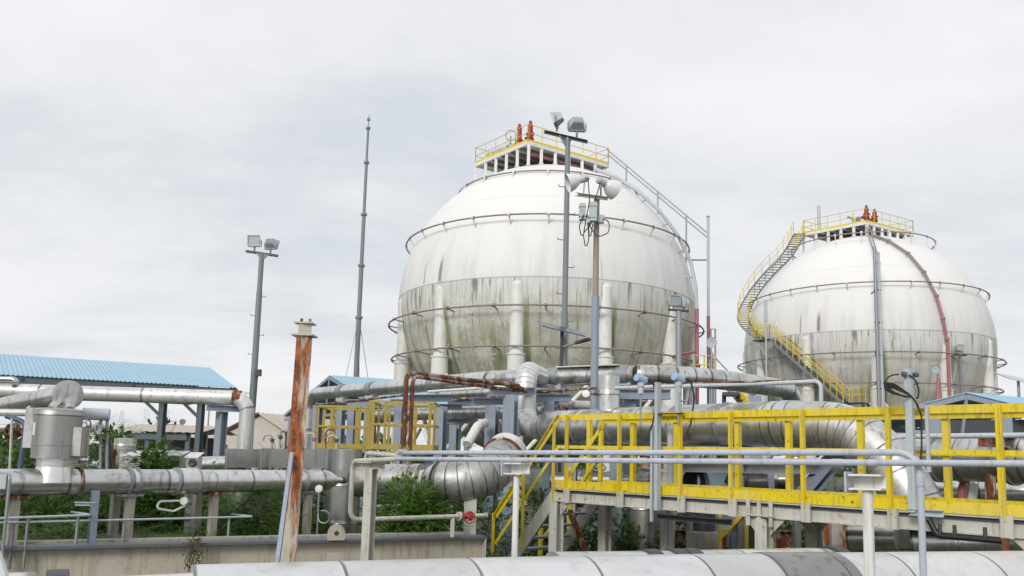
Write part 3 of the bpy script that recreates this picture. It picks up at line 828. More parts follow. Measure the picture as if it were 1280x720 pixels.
# slim mast right of the first tank, with its ladder
b = Vector((mast_xy.x, mast_xy.y, 0)); tz = P(885.5, 271, 48.5).z; zr = P(886, 395, 48.5).z
rt = thing('instrument_mast', 'thin mast beside the right flank of the larger tank, red in its lower half', 'mast', b)
m = MB(); m.lathe([(.085, zr), (.08, tz), (.12, tz), (.12, tz+.05)], b, seg=10); part('upper_pole', m, MT['lightgrey'], rt)
m = MB(); m.lathe([(.1, 0), (.1, zr)], b, seg=10); part('lower_pole', m, MT['faded_red'], rt)
m = MB(); m.tube([P(885, 325, 48.5), P(862, 325, 49.5)], .05, 6); part('strut', m, MT['galv'], rt)
lad = MB(); a_, c_ = P(888.5, 411, 48.2), P(894, 411, 48.2)
for q in (a_, c_): lad.tube([Vector((q.x, q.y, 1)), q], .05, 6)
z = 1.5
while z < a_.z: lad.tube([Vector((a_.x, a_.y, z)), Vector((c_.x, c_.y, z))], .025, 6); z += .5
part('ladder', lad, MT['galv'], rt)
# round lamp on a short post near it
b = P(889.5, 470, 40); b.z = 0
rt = thing('round_floodlight', 'round grey floodlight on a thin pole in the gap between both tanks', 'lamp', b)
zq = P(889.5, 440, 40).z; m = MB(); m.lathe([(.06, 0), (.06, zq)], b, seg=8); part('pole', m, MT['galv'], rt)
c = P(890, 428, 39.9); m = MB(); m.lathe([(.26, -.08), (.25, .0), (.15, .14), (.06, .2)], c, (.35, .5, .1), 20); m.lathe([(.26, -.08), (0, -.05)], c, (.35, .5, .1), 20); part('lamp_head', m, MT['lightgrey'], rt)
# double floodlight standing before the right flank of the first tank
b = P(848.5, 470, 30); b.z = 0; tz = P(848, 389, 30).z
rt = thing('floodlight_mast', 'low floodlight pole with two lamps before the right flank of the larger tank', 'light mast', b, 'floodlight masts')
m = MB(); m.lathe([(.11, 0), (.1, tz)], b, seg=10); part('pole', m, MT['galv'], rt)
m = MB(); m.beam(P(835, 387, 30), P(861, 389, 30), prof_rect(.09, .07)); part('cross_arm', m, MT['dark'], rt)
floodlight(rt, P(842, 388, 30), R_(200), R_(-10), .9); floodlight(rt, P(855, 389, 30), R_(100), R_(-10), .8)
# twin pipe mast in front of the second tank
b = P(1098, 480, 55); b.z = 0; tz = P(1095.5, 308, 55).z
rt = thing('twin_pole_mast', 'pair of grey upright pipes tied together in front of the farther tank', 'mast', b)
m = MB(); m.lathe([(.11, 0), (.11, tz)], b, seg=10); part('tall_pipe', m, MT['galv'], rt)
q = b+Vector((.26, .02, 0)); m = MB(); m.lathe([(.09, 0), (.09, tz-.4)], q, seg=10); part('short_pipe', m, MT['lightgrey'], rt)
z = 3
while z < tz-1:
    m = MB(); m.box((b+q)/2+Vector((0, 0, z)), (.5, .1, .08)); part('tie', m, MT['dark'], rt); z += 2.2
m = MB(); m.tube([P(1096, 362, 55), P(1089, 367, 55)], .05, 6); part('hook_arm', m, MT['dark'], rt)
# small lamp pole on the right of the second tank
b = P(1201.5, 480, 56); b.z = 0; tz = P(1200, 438, 56).z
rt = thing('floodlight_mast', 'smallest floodlight pole, one square lamp against the right half of the farther tank', 'light mast', b, 'floodlight masts')
m = MB(); m.lathe([(.1, 0), (.09, tz)], b, seg=10); part('pole', m, MT['grey'], rt)
m = MB(); m.box(P(1200, 444, 56), (.9, .08, .08)); part('cross_arm', m, MT['dark'], rt)
floodlight(rt, P(1199.5, 442, 56), R_(185), R_(-8), 1.0)
# white capped level gauge beside the left flank of tank two
b = P(957.5, 420, 59.5); b.z = 0; tz = P(958, 375, 59.5).z
mb = MB(); mb.lathe([(.07, 0), (.07, tz-1.6)], b, seg=8); mb.lathe([(.12, tz-1.6), (.12, tz), (0, tz+.05)], b, seg=10)
solo('vent_pipe', mb, MT['lightgrey'], 'thin pale vent pipe rising beside the stair landing of the farther tank', 'pipe', b)
# round lamp in front of tank two with red tripod
b = P(1174, 490, 48); b.z = 0
rt = thing('round_floodlight', 'round green glass floodlight on a red strutted post before the farther tank', 'lamp', b)
m = MB(); zq = P(1172, 468, 48).z; m.lathe([(.08, 0), (.08, zq)], b, seg=8); part('pole', m, MT['galv'], rt)
for q in (P(1164, 500, 47.5), P(1180, 498, 48)):
    m = MB(); m.tube([Vector((b.x, b.y, P(1172, 473, 48).z)), Vector((q.x, q.y, 2.5))], .09, 8); part('strut', m, MT['faded_red'], rt)
c = P(1169, 462, 47.9); m = MB(); m.lathe([(.27, -.06), (.26, .02), (.15, .16), (.05, .22)], c, (.2, .9, .1), 20); part('lamp_head', m, MT['galv'], rt)
m = MB(); m.lathe([(.25, -.045), (0, -.03)], c, (.2, .9, .1), 20); part('glass', m, MT['glass'], rt)
# ------------------------------------------------------------------ foreground pipe across the bottom of the view
def flange(mb, c, axis, r, th=.05, seg=24):
    mb.lathe([(r*.6, -th), (r, -th), (r, th), (r*.6, th)], c, axis, seg); return mb

ztop = EYE-.64
A = [PZ(236, 708, ztop), PZ(640, 698, ztop), PZ(935, 693, ztop), PZ(1280, 690, ztop)]; AL = PZ(30, 716, ztop)
rt = thing('foreground_pipe', 'widest silver clad pipe lying low along the very front, white on its upper side', 'pipe', (A[1].x, A[1].y, 0))
R0 = .46
ax = [Vector((p.x, p.y+R0*.12, ztop-R0)) for p in A]
ax[3] = ax[3]+(ax[3]-ax[2]).normalized()*4
m = MB(); m.tube(ax, R0, 64, fillet=1.2, n=8, gore=1.0); part('jacket', m, MT['clad_front'], rt)
dq = (ax[2]-ax[1]).normalized(); dq2 = (ax[3]-ax[2]).normalized()
m = MB(); m.tube([ax[2]+dq2*.12, ax[2]+dq2*.72], R0+.006, 64); part('grimy_section', m, MT['clad_dark'], rt)
d0 = (Vector((AL.x, AL.y+R0*.12, ztop-R0))-ax[0]).normalized()
m = MB(); m.tube([ax[0]-d0*.2, ax[0]+d0*.9], R0*.9, 40); part('inner_pipe', m, MT['pipe_white'], rt)
m = MB(); m.tube([ax[0]+d0*.6, ax[0]+d0*.7], R0*1.004, 48); part('end_band', m, MT['dark'], rt)
m = MB(); m.tube([ax[0]+d0*.75, ax[0]+d0*4], R0*.985, 40); part('outer_run', m, MT['pipe_white'], rt)
for t in (.2, 1.2, 2.4):
    i = int(t); q = ax[i].lerp(ax[i+1], t-i); m = MB(); m.beam((q.x, q.y, 0), (q.x, q.y, q.z-R0+.02), prof_H(.2, .2, .02)); m.box((q.x, q.y, q.z-R0+.0), (.5, .3, .05)); part('support_leg', m, MT['beige'], rt)
# jacketed pipe right behind it
tA = P(770, 687, 7.0); B = [Vector((P(690, 694, 6.9).x, 6.9, tA.z-.32)), Vector((P(790, 687, 7.1).x, 7.1, tA.z-.32)), Vector((P(1060, 682, 7.9).x, 7.9, tA.z-.32)), Vector((P(1120, 700, 7.6).x, 7.6, tA.z-.75))]
rt = thing('low_pipe', 'silver pipe with dark open lap joints peeping up just behind the widest front pipe', 'pipe', (B[1].x, B[1].y, 0))
m = MB(); m.tube(B, .3, 40, fillet=.5, gore=3); part('jacket', m, MT['clad'], rt)
for t in (.05, .16, .22, .9):
    q = B[1].lerp(B[2], t); dd = (B[2]-B[1]).normalized(); m = MB(); m.tube([q, q+dd*.12], .315, 40); part('joint_band', m, MT['dark'], rt)
m = MB(); m.beam((B[2].x-.5, B[2].y-.1, 0), (B[2].x-.5, B[2].y-.1, tA.z-.6), prof_H(.15, .15)); part('support_leg', m, MT['beige'], rt)

# ------------------------------------------------------------------ twin conduits on T posts at eye height
def dc(px): return 7.39/(1+.83*(px-640)/1050.0)
def cable_clip(mb, q, r, ax_): mb.lathe([(r+.012, -.02), (r+.012, .02)], q, ax_, 12); return mb
up = [P(497, 566, dc(497)), P(640, 569, dc(640)), P(1000, 567, dc(1000)), P(1146, 566.5, dc(1146))]
zu = up[0].z
up[-1] = P(1149, 565.5, dc(1149))
low_ = P(1149, 565.5, dc(1149)); low_.z = 0
mb = MB(); mb.tube([up[0], up[-1], low_], .021, 14, fillet=.13, n=8)
rt = thing('conduit', 'upper lilac grey conduit that bends down to the ground at its right end', 'conduit', low_, 'lilac grey conduits at eye height')
part('tube', mb, MT['conduit'], rt)
m = MB(); q = P(1154, 600, dc(1150)); q.x, q.y = low_.x, low_.y; m.lathe([(.025, -.04), (.027, -.03), (.027, .03), (.025, .04)], q, seg=14); part('coupling', m, MT['conduit'], rt)
q = up[0].lerp(up[-1], .8); m = MB(); m.tube([q, q+(up[-1]-up[0]).normalized()*.06], .025, 12); part('coupling', m, MT['conduit'], rt)
lo = [P(495, 573.5, dc(495)-.05), P(640, 574.6, dc(640)-.05), P(1300, 580, dc(1300)-.05)]
mb = MB(); mb.tube([lo[0], lo[2]], .021, 14)
rt = thing('conduit', 'lower lilac grey conduit running straight on past the right edge', 'conduit', (lo[1].x, lo[1].y, 0), 'lilac grey conduits at eye height')
part('tube', mb, MT['conduit'], rt)
for px_ in (560, 800, 1040):
    q = lo[0].lerp(lo[2], (dc(495)-dc(px_))/(dc(495)-dc(1300))); m = MB(); m.tube([q, q+(lo[2]-lo[0]).normalized()*.07], .0235, 12); part('coupling', m, MT['conduit'], rt)
dirc = (lo[2]-lo[0]).normalized()
def t_post(px, pyb, wid, label, mat, arm=.26):
    d = dc(px)-.02; q = P(px, pyb, d); b_ = Vector((q.x, q.y, 0))
    rt = thing('conduit_post', label, 'post', b_, 'posts carrying the conduits')
    m = MB(); m.tube([b_, Vector((q.x, q.y, lo[1].z-.13))], wid, 16); part('post', m, mat, rt)
    c = Vector((q.x, q.y, lo[1].z-.075)); m = MB(); m.beam(c-dirc*arm*.5, c+dirc*arm*.5, prof_C(.12, .1, .012)); part('top_bracket', m, mat, rt)
    m = MB(); e = c-dirc*(arm*.5+.012); m.beam(e, e-dirc*.012+Vector((0, 0, .0)), prof_rect(.13, .13)); part('end_plate', m, MT['conduit'], rt)
    m = MB(); m.box((q.x, q.y, .01), (.22, .22, .02)); part('base_plate', m, mat, rt)
    return rt
t_post(645.5, 600, .027, 'white round post carrying the conduits in front of the yellow stair', MT['white'], .2)
t_post(1084, 600, .033, 'white round post carrying the conduits, rusted near its foot, right of centre', MT['white'], .2)

# rusty pipe loop rising from the left end of the conduits
pts = [P(504, 566, 8.3), P(510, 466, 8.3), P(648, 482, 10.2)]
pts[1].x, pts[1].y = pts[0].x, pts[0].y; pts[1].z = P(510, 466, 8.3).z
rt = thing('rusty_pipe', 'rusty thin pipe standing up from the conduits and turning right above the yellow cage', 'pipe', (pts[0].x, pts[0].y, 0))
m = MB(); m.tube([pts[0]-Vector((0, 0, .04)), pts[1], pts[2]], .024, 12, fillet=.09); part('tube', m, MT['rust_heavy'], rt)
m = MB(); o_ = Vector((.062, .02, 0)); m.tube([Vector((pts[0].x, pts[0].y, pts[0].z-.02))+o_, pts[1]+o_-Vector((0, 0, .03)), pts[2]+Vector((0, .1, -.06))], .02, 12, fillet=.09); part('second_tube', m, MT['rust_heavy'], rt)
m = MB(); flange(m, pts[0]+Vector((0, 0, .02)), (0, 0, 1), .05, .015, 14); part('flange', m, MT['conduit'], rt)
m = MB(); m.tube([pts[2]-Vector((.15, .2, 0)), pts[2]+Vector((.1, .12, -.05))], .032, 10); part('end_union', m, MT['rust_heavy'], rt)

# ------------------------------------------------------------------ rusted post with the channel leaning on it
q = P(358, 660, 6.6); b_ = Vector((q.x, q.y, 0)); tz = P(376, 421, 6.6).z
rt = thing('rusted_column', 'tall free standing steel post streaked with bright orange rust, two cap plates on top', 'steel post', b_)
yaw = R_(-14); lean = Vector((.055, 0, 0))
m = MB(); m.beam(b_, (b_.x+.055, b_.y, tz), prof_H(.122, .125, .012), up=(math.sin(yaw), math.cos(yaw), 0)); part('shaft', m, MT['rust_post'], rt)
m = MB(); b_.x += .055; m.box((b_.x, b_.y, tz+.008), (.17, .165, .013), -.05); part('cap_plate', m, MT['skid'], rt)
m = MB(); m.beam((b_.x, b_.y, tz+.015), (b_.x, b_.y, tz+.1), prof_H(.1, .1, .01), up=(math.sin(yaw), math.cos(yaw), 0)); part('stub', m, MT['skid'], rt)
m = MB(); m.box((b_.x, b_.y, tz+.106), (.14, .14, .012), -.05); part('cap_plate', m, MT['skid'], rt)
for dx, dy in ((-.03, 0), (.035, .01)):
    m = MB(); m.lathe([(.011, 0), (.011, .035), (0, .036)], (b_.x+dx, b_.y+dy, tz+.112), seg=10); part('bolt', m, MT['rust'], rt)
m = MB(); a_, c_ = P(345, 716, 6.2), P(365, 566, 6.5)
g_ = c_+(a_-c_)*(c_.z/(c_.z-a_.z)); m.beam(g_, c_, prof_C(.03, .035, .006)); solo('leaning_channel', m, MT['slate'], 'slate blue channel bar leaning against the rusted post', 'steel bar', (g_.x, g_.y, 0))

# ------------------------------------------------------------------ yellow railed walkway
WA, WB = Vector((.745, 13.05, 0)), Vector((5.06, 8.3, 0))
wd = (WB-WA).normalized(); wn = Vector((-wd.y, wd.x, 0)); wn = wn if wn.y > 0 else -wn
WW = 1.06
NA, NB = WA-wd*.02, WB+wd*2.6
FA, FB = NA+wn*WW, NB+wn*WW
ztoe, zrail, zmid = EYE-.352, EYE+.648, EYE+.155
zdeck = EYE-.50
rt = thing('walkway', 'raised walkway with bright yellow railings over a beige channel frame', 'walkway', (WA.x, WA.y, 0))
def Z(v, z): return Vector((v.x, v.y, z))
m = MB(); k = 0
L_ = (NB-NA).length
m.plate([Z(NA, zdeck), Z(NB, zdeck), Z(FB, zdeck), Z(FA, zdeck)], .03, (0, 0, -1)); part('deck', m, MT['dark'], rt)
for a_, c_ in ((NA, NB), (FA, FB)):
    s = -1 if a_ is NA else 1
    o_ = wn*(.02*s)
    m = MB(); m.beam(Z(a_, ztoe-.06)+o_, Z(c_, ztoe-.06)+o_, prof_rect(.012, .12)); part('toe_board', m, MT['yellow'], rt)
    m = MB(); m.beam(Z(a_, ztoe-.225), Z(c_, ztoe-.225), prof_C(.07*(-s), .19, .012)); part('side_channel', m, MT['beige_rusty'], rt)
    m = MB(); m.beam(Z(a_, zrail), Z(c_, zrail), prof_L(.07, .088, .009, -1 if s < 0 else 1, 1)); part('top_rail', m, MT['yellow'], rt)
    m = MB(); m.beam(Z(a_, zmid), Z(c_, zmid), prof_rect(.012, .05)); part('mid_rail', m, MT['yellow'], rt)
def wpost(q, near, first=False):
    s = -1 if near else 1
    if near: q = q+wd*.05
    m = MB(); m.beam(Z(q, ztoe-.16)+wn*.03*s, Z(q, zrail-.012)+wn*.03*s, prof_L(.068 if near else .08, .07, .009, s, 1), up=wd); part('post', m, MT['yellow'], rt)
    if near:
        m = MB(); m.beam(Z(q, ztoe-.33)+wn*.05*s, Z(q, ztoe-.105)+wn*.05*s, prof_C(.115, .03, .01), up=wn); pk = part('post_socket', m, MT['beige'], rt)
for px_ in (709, 775, 851, 914, 1004, 1111, 1250): wpost(on_line(px_, WA, WB), True)
for px_ in (735, 845, 922, 986, 1077, 1185): wpost(on_line(px_, FA, FB), False)
for px_ in (790, 1300, 1420): wpost(on_line(px_, FA, FB), False)
wpost(on_line(1440, WA, WB), True)
# end diagonal of the railing down to the stair
# legs, knee plates
def wleg(px, near, w=.16, mat='beige_rusty'):
    q = on_line(px, WA, WB) if near else on_line(px, FA, FB)
    m = MB(); m.beam(Z(q, 0), Z(q, ztoe-.33), prof_H(w, w, .012), up=wn)
    l = part('leg', m, MT[mat], rt)
    for s in (-1, 1):
        m = MB(); t0 = Z(q, ztoe-.33)+wd*s*(w/2); m.plate([t0, t0+wd*s*.2, t0-Vector((0, 0, .2))], .012, wn); part('knee_plate', m, MT[mat], l)
    return q
for px_ in (697, 954, 1300): wleg(px_, True)
for px_ in (757, 1015): wleg(px_, False, .15)
for a_, c_, nr_ in ((711, 737, 1), (965, 983, 1)):
    p0 = Z(on_line(a_, WA, WB), ztoe-.42); p1 = Z(on_line(c_, FA, FB), .75)
    m = MB(); m.beam(p0, p1, prof_L(.07, .07, .009)); part('brace', m, MT['rust_post'], rt)
# bolted splice in front of the leg near the middle
q = on_line(953, WA, WB)-wn*.06
for dx in (-.17, -.02, .14):
    m = MB(); m.beam(Z(q+wd*dx, ztoe-.42), Z(q+wd*dx, ztoe-.11), prof_rect(.012, .05), up=wd); part('stiffener', m, MT['beige'], rt)
m = MB(); m.beam(Z(q-wd*.17, ztoe-.29), Z(q+wd*.2, ztoe-.29), prof_rect(.05, .012)); part('stiffener', m, MT['beige'], rt)
# stair at the far left end, falling in line with the walkway
S0 = NA.copy(); run = 1.55; drop = 1.75
st = thing('walkway_stair', 'short steel stair with yellow handrails going down from the left end of the walkway', 'stair', Z(S0-wd*run, 0))
sd = (-wd*run+Vector((0, 0, -drop)))
for a_, nm in ((Z(NA, ztoe-.2)+wn*.02, 'near'), (Z(FA, ztoe-.2)-wn*.02, 'far')):
    m = MB(); m.beam(a_, a_+sd, prof_C(.05, .2, .012)); part('stringer', m, MT['beige'], st)
for k in range(1, 9):
    q = Z((NA+FA)/2, ztoe-.16)+sd*(k/9); m = MB(); m.beam(q-wn*.42, q+wn*.42, prof_rect(.22, .03)); part('tread', m, MT['slate'], st)
for a_, s in ((NA, -1), (FA, 1)):
    t0 = Z(a_, zrail)+wd*.05
    m = MB(); m.beam(t0, t0+sd*.93, prof_L(.065, .065, .009, s, 1)); part('handrail', m, MT['yellow'], st)
    t1 = Z(a_, zmid-.02)+wd*.02; m = MB(); m.beam(t1, t1+sd*.9, prof_rect(.012, .05)); part('mid_rail', m, MT['yellow'], st)
    for f_ in (.02, .45, .9):
        q = Z(a_, 0)+sd*f_; m = MB(); m.beam(Z(q, ztoe-.3-drop*f_), Z(q, zrail-.02-drop*f_), prof_L(.06, .06, .009, s, 1), up=wd); part('rail_post', m, MT['yellow'], st)
m = MB(); q = Z(S0-wd*(run+.05)+wn*WW/2, .2); m.box((q.x, q.y, .12), (1.5, 1.3, .24), math.atan2(wd.y, wd.x)); part('landing_pad', m, MT['concrete'], st)

# ------------------------------------------------------------------ the large clad pipe behind the walkway
H0 = P(690, 538, 17.0); H1 = P(985, 531, 12.5); zh = 2.975
H0.z = H1.z = zh
RB = .348
rt = thing('large_pipe', 'largest silver pipe along the walkway, bending up at one end and down at the other', 'pipe', (H1.x, H1.y, 0))
topz = P(657, 463, 17.8).z
v_top = Vector((P(657, 480, 17.8).x, 17.8, topz)); v_bot = Vector((v_top.x, 17.8, zh))
back = v_top+Vector((.62, 2.6, 0))
m = MB(); m.tube([back, v_top, v_bot, v_bot+(H0-v_bot).normalized()*1.05], .23, 28, fillet=[.38, .47], n=9); part('riser', m, MT['clad_riser'], rt)
m = MB(); e0 = v_bot+(H0-v_bot).normalized()*.47; m.tube([e0, e0+(H0-v_bot).normalized()*.42], [.226, RB], 32); part('reducer', m, MT['clad'], rt)
hx = [e0+(H0-v_bot).normalized()*.4, H1, P(1062, 534, 11.9), P(1112, 578, 11.4), P(1146, 634, 11.15), P(1166, 705, 11.1)]
m = MB(); m.tube([hx[0], H1-(H1-hx[0]).normalized()*.1], RB, 44); part('straight_run', m, MT['clad_mossy'], rt)
m = MB(); m.tube([H1-(H1-hx[0]).normalized()*.1]+hx[1:], RB+.004, 44, fillet=1.0, n=7, gore=6); part('bend', m, MT['clad_bend'], rt)
d_ = (H1-hx[0]).normalized()
for f_ in (.18, .36, .62, .8):
    q = hx[0].lerp(H1, f_); m = MB(); m.tube([q, q+d_*.045], RB+.012, 44); part('band', m, MT['galv'], rt)
# stubs and supports
q = hx[0].lerp(H1, .30); q = Vector((on_line(760, hx[0], H1).x, on_line(760, hx[0], H1).y, zh))
ztop_ = P(760, 470, q.y).z
m = MB(); m.lathe([(.2, 0), (.2, ztop_-zh), (0, ztop_-zh+.01)], q, seg=32); br = part('branch_stub', m, MT['clad'], rt)
g0 = Vector((q.x-.19, q.y-.02, P(748, 493, q.y).z))
m = MB(); m.tube([g0, g0-Vector((.22, .05, 0))], .014, 8); m.lathe([(.03, -.03), (.03, .03)], g0-Vector((.06, 0, 0)), (0, 0, 1), 10); gg = part('gauge_pipe', m, MT['dark'], br)
m = MB(); m.lathe([(.07, -.02), (.075, 0), (.07, .02), (0, .022)], g0-Vector((.24, .06, 0)), (-.2, -1, .1), 20); m.lathe([(.07, -.02), (0, -.02)], g0-Vector((.24, .06, 0)), (-.2, -1, .1), 20); part('gauge', m, MT['lampwhite'], br)
q = g0-Vector((.05, 0, -.03)); m = MB(); m.tube([q, q+Vector((0, 0, .05)), q+Vector((.02, 0, .06))], .02, 8); m.tube([q+Vector((-.05, 0, .05)), q+Vector((.05, 0, .05))], .012, 6); part('valve_handle', m, MT['rust_heavy'], br)
for px_ in (770, 835, 920):
    q = on_line(px_, hx[0], H1); m = MB(); m.beam((q.x, q.y, 0), (q.x, q.y, zh-RB), prof_H(.2, .2, .015)); m.box((q.x, q.y, zh-RB-.03), (.5, .3, .06), math.atan2(d_.y, d_.x)); part('support_leg', m, MT['slate'] if px_ != 835 else MT['beige'], rt)
q = on_line(800, hx[0], H1)+Vector((.15, .5, 0)); m = MB(); m.lathe([(.3, 0), (.3, 1.75), (0, 1.76)], q, seg=28)
solo('vertical_drum', m, MT['clad'], 'upright silver clad drum standing under the walkway between its legs', 'vessel', q)

# two transmitters on stands behind the top rail
def transmitter(px, py, pyb, pxs, label, lean=0):
    b_ = on_line(pxs, WA-wn*.12, WB-wn*.12); h = P(px, py, b_.y)
    rt = thing('pressure_transmitter', label, 'instrument', Z(b_, P(pxs, pyb, b_.y).z), 'pressure transmitters behind the walkway')
    q = Vector((h.x, b_.y, h.z))
    m = MB(); m.lathe([(.05, -.085), (.062, -.08), (.062, .03), (.055, .05), (.055, .085), (0, .09)], q, (-.75, -.55, .25), 18); m.lathe([(.05, -.085), (0, -.085)], q, (-.75, -.55, .25), 18); part('head', m, m_plain('pale_blue_enamel', (.33, .46, .62), .35, 0, .1), rt)
    m = MB(); m.lathe([(.04, 0), (.035, .09), (.05, .095), (.05, .15), (.03, .16)], q-Vector((0, 0, .2)), seg=16); part('sensor_body', m, MT['lightgrey'], rt)
    m = MB(); m.tube([q-Vector((0, 0, .2)), q-Vector((0, 0, .62))], .014, 8); m.tube([q-Vector((0, 0, .3)), q-Vector((-.1, 0, .3))], .012, 8); part('impulse_tube', m, MT['galv'], rt)
    m = MB(); ah = Vector((-.75, -.55, .25)).normalized(); m.lathe([(.05, -.02), (.052, .02), (.04, .03), (0, .032)], q-ah*.088, -ah, 16); part('terminal_cap', m, MT['blue_rail'], rt)
    s = Z(b_, P(pxs, pyb, b_.y).z); m = MB(); m.beam(s, Vector((s.x, s.y, P(pxs, 478, s.y).z)), prof_C(.085, .05, .008), up=wd); part('stand', m, MT['palegreen'], rt)
    m = MB(); m.tube([q+Vector((.06, 0, 0)), q+Vector((.16, 0, .0)), q+Vector((.22, .02, -.25)), q+Vector((.17, .02, -.6)), q+Vector((.1, .02, -.75))], .012, 6, fillet=.1); part('cable', m, MT['rubber'], rt)
    return rt
transmitter(801, 474, 638, 822, 'left of two blue headed transmitters, its pale stand crossing the yellow railing')
tr2 = transmitter(848, 473, 516, 848, 'right of two blue headed pressure transmitters, before the thick rack pipe')
p0, p1 = on_line(818, WA-wn*.1, WB-wn*.1), on_line(853, WA-wn*.1, WB-wn*.1); zc_ = P(835, 518, p0.y).z
m = MB(); m.beam(Z(p0, zc_), Z(p1, zc_), prof_rect(.12, .012)); part('mounting_plate', m, MT['dark'], tr2)
q = on_line(838, FA+wn*.3, FB+wn*.3); m = MB(); m.tube([Z(q, 0), Z(q, P(838, 532, q.y).z)], .05, 14)
solo('bare_pole', m, MT['conduit'], 'plain lilac grey tube post behind the railing, between the two transmitter stands', 'pole', Z(q, 0))
q = on_line(815, WA-wn*.14, WB-wn*.14); m = MB(); m.beam(Z(q, P(815, 652, q.y).z), Z(q, P(815, 532, q.y).z), prof_C(.04, .03, .006), up=wd)
solo('cable_channel', m, MT['lightgrey'], 'narrow pale perforated channel just left of the left transmitter stand', 'cable channel', Z(q, P(815, 652, q.y).z))
# pale green-grey instrument post with the cable coil
b_ = on_line(1139, WA-wn*.12, WB-wn*.12); tz = P(1129, 461, b_.y).z
rt = thing('instrument_post', 'pale green square post with a coil of black cable, beside the right railing', 'post', Z(b_, 0))
zb_ = P(1139, 640, b_.y).z
m = MB(); m.beam(Vector((b_.x, b_.y, zb_)), Vector((b_.x, b_.y, tz)), prof_C(.075, .06, .007), up=wn); part('post', m, MT['palegreen'], rt)
m = MB(); m.beam(Vector((b_.x-.02, b_.y, zb_))-wd*.02, Vector((b_.x, b_.y, zb_))+wd*.3, prof_C(.06, .07, .007)); part('clamp_arm', m, MT['palegreen'], rt)
q = Vector((b_.x+.16, b_.y-.05, 0)); m = MB(); m.beam(Z(q, P(1150, 590, q.y).z), Z(q, P(1147, 508, q.y).z), prof_C(.045, .03, .006), up=wd); part('cable_channel', m, MT['lightgrey'], rt)
for py_ in (508, 540, 560):
    z = P(1140, py_, b_.y).z; m = MB(); m.beam(Vector((b_.x, b_.y, z)), Vector((q.x, q.y, z)), prof_rect(.03, .04)); part('spacer', m, MT['galv'], rt)
for sx in (-.06, .07):
    m = MB(); m.lathe([(.02, 0), (.03, .01), (.03, .04), (.018, .05)], Vector((b_.x+sx*.6, b_.y-.03, tz-.07)), (sx, 0, .02), 12); part('cable_gland', m, MT['blue_rail'], rt)
ly = b_.y-.06
def LP(px, py): return P(px, py, ly)
cable(rt, [LP(1123, 468), LP(1113, 469), LP(1106, 476), LP(1107, 481)], .009)
for k in range(5):
    o_ = k*1.5
    cable(rt, [LP(1104+o_*.4, 478+o_), LP(1118, 480+o_*.9), LP(1137+o_*.5, 493+o_*.3), LP(1133, 497-o_*.2), LP(1117, 490+o_*.4), LP(1105+o_*.3, 481+o_)], .009)
cable(rt, [LP(1136, 469), LP(1143, 472), LP(1149, 488), LP(1147, 500), LP(1145, 497)], .009)
cable(rt, [LP(1130, 490), LP(1138, 494), LP(1146, 504), LP(1152, 520), LP(1152, 560), LP(1150, 590)], .009)
# cable tray under the walkway
m = MB(); p0, p1 = on_line(822, WA, WB)-wn*.05, on_line(915, WA, WB)-wn*.05
zc_ = P(860, 648, on_line(860, WA, WB).y).z
m.beam(Z(p0, zc_), Z(p1, zc_), prof_C(.1, .07, .008)); solo('cable_tray', m, MT['dark'], 'dark cable tray slung under the middle of the walkway', 'cable tray', Z(p0, 0))
m = MB(); p0, p1 = on_line(1163, WA, WB)-wn*.1, on_line(1256, WA, WB)-wn*.1; zc_ = P(1210, 672, on_line(1210, WA, WB).y).z
m.tube([Z(p0, zc_+.16), Z(p0+wd*.08, zc_), Z(p1, zc_)], .03, 10, fillet=.08)
rt = thing('drain_pipe', 'black pipe with an orange end hanging under the right part of the walkway', 'pipe', Z(p0, 0)); part('tube', m, MT['rubber'], rt)
m = MB(); q = Z(p1, zc_); m.tube([q+Vector((0, 0, .03)), q-Vector((0, 0, .1))], .035, 10); part('end_cap', m, MT['rust'], rt)
for f_ in (.15, .35, .75):
    m = MB(); q = Z(p0.lerp(p1, f_), zc_); m.tube([q, q+Vector((0, 0, .12))], .02, 8); part('hanger', m, MT['dark'], rt)
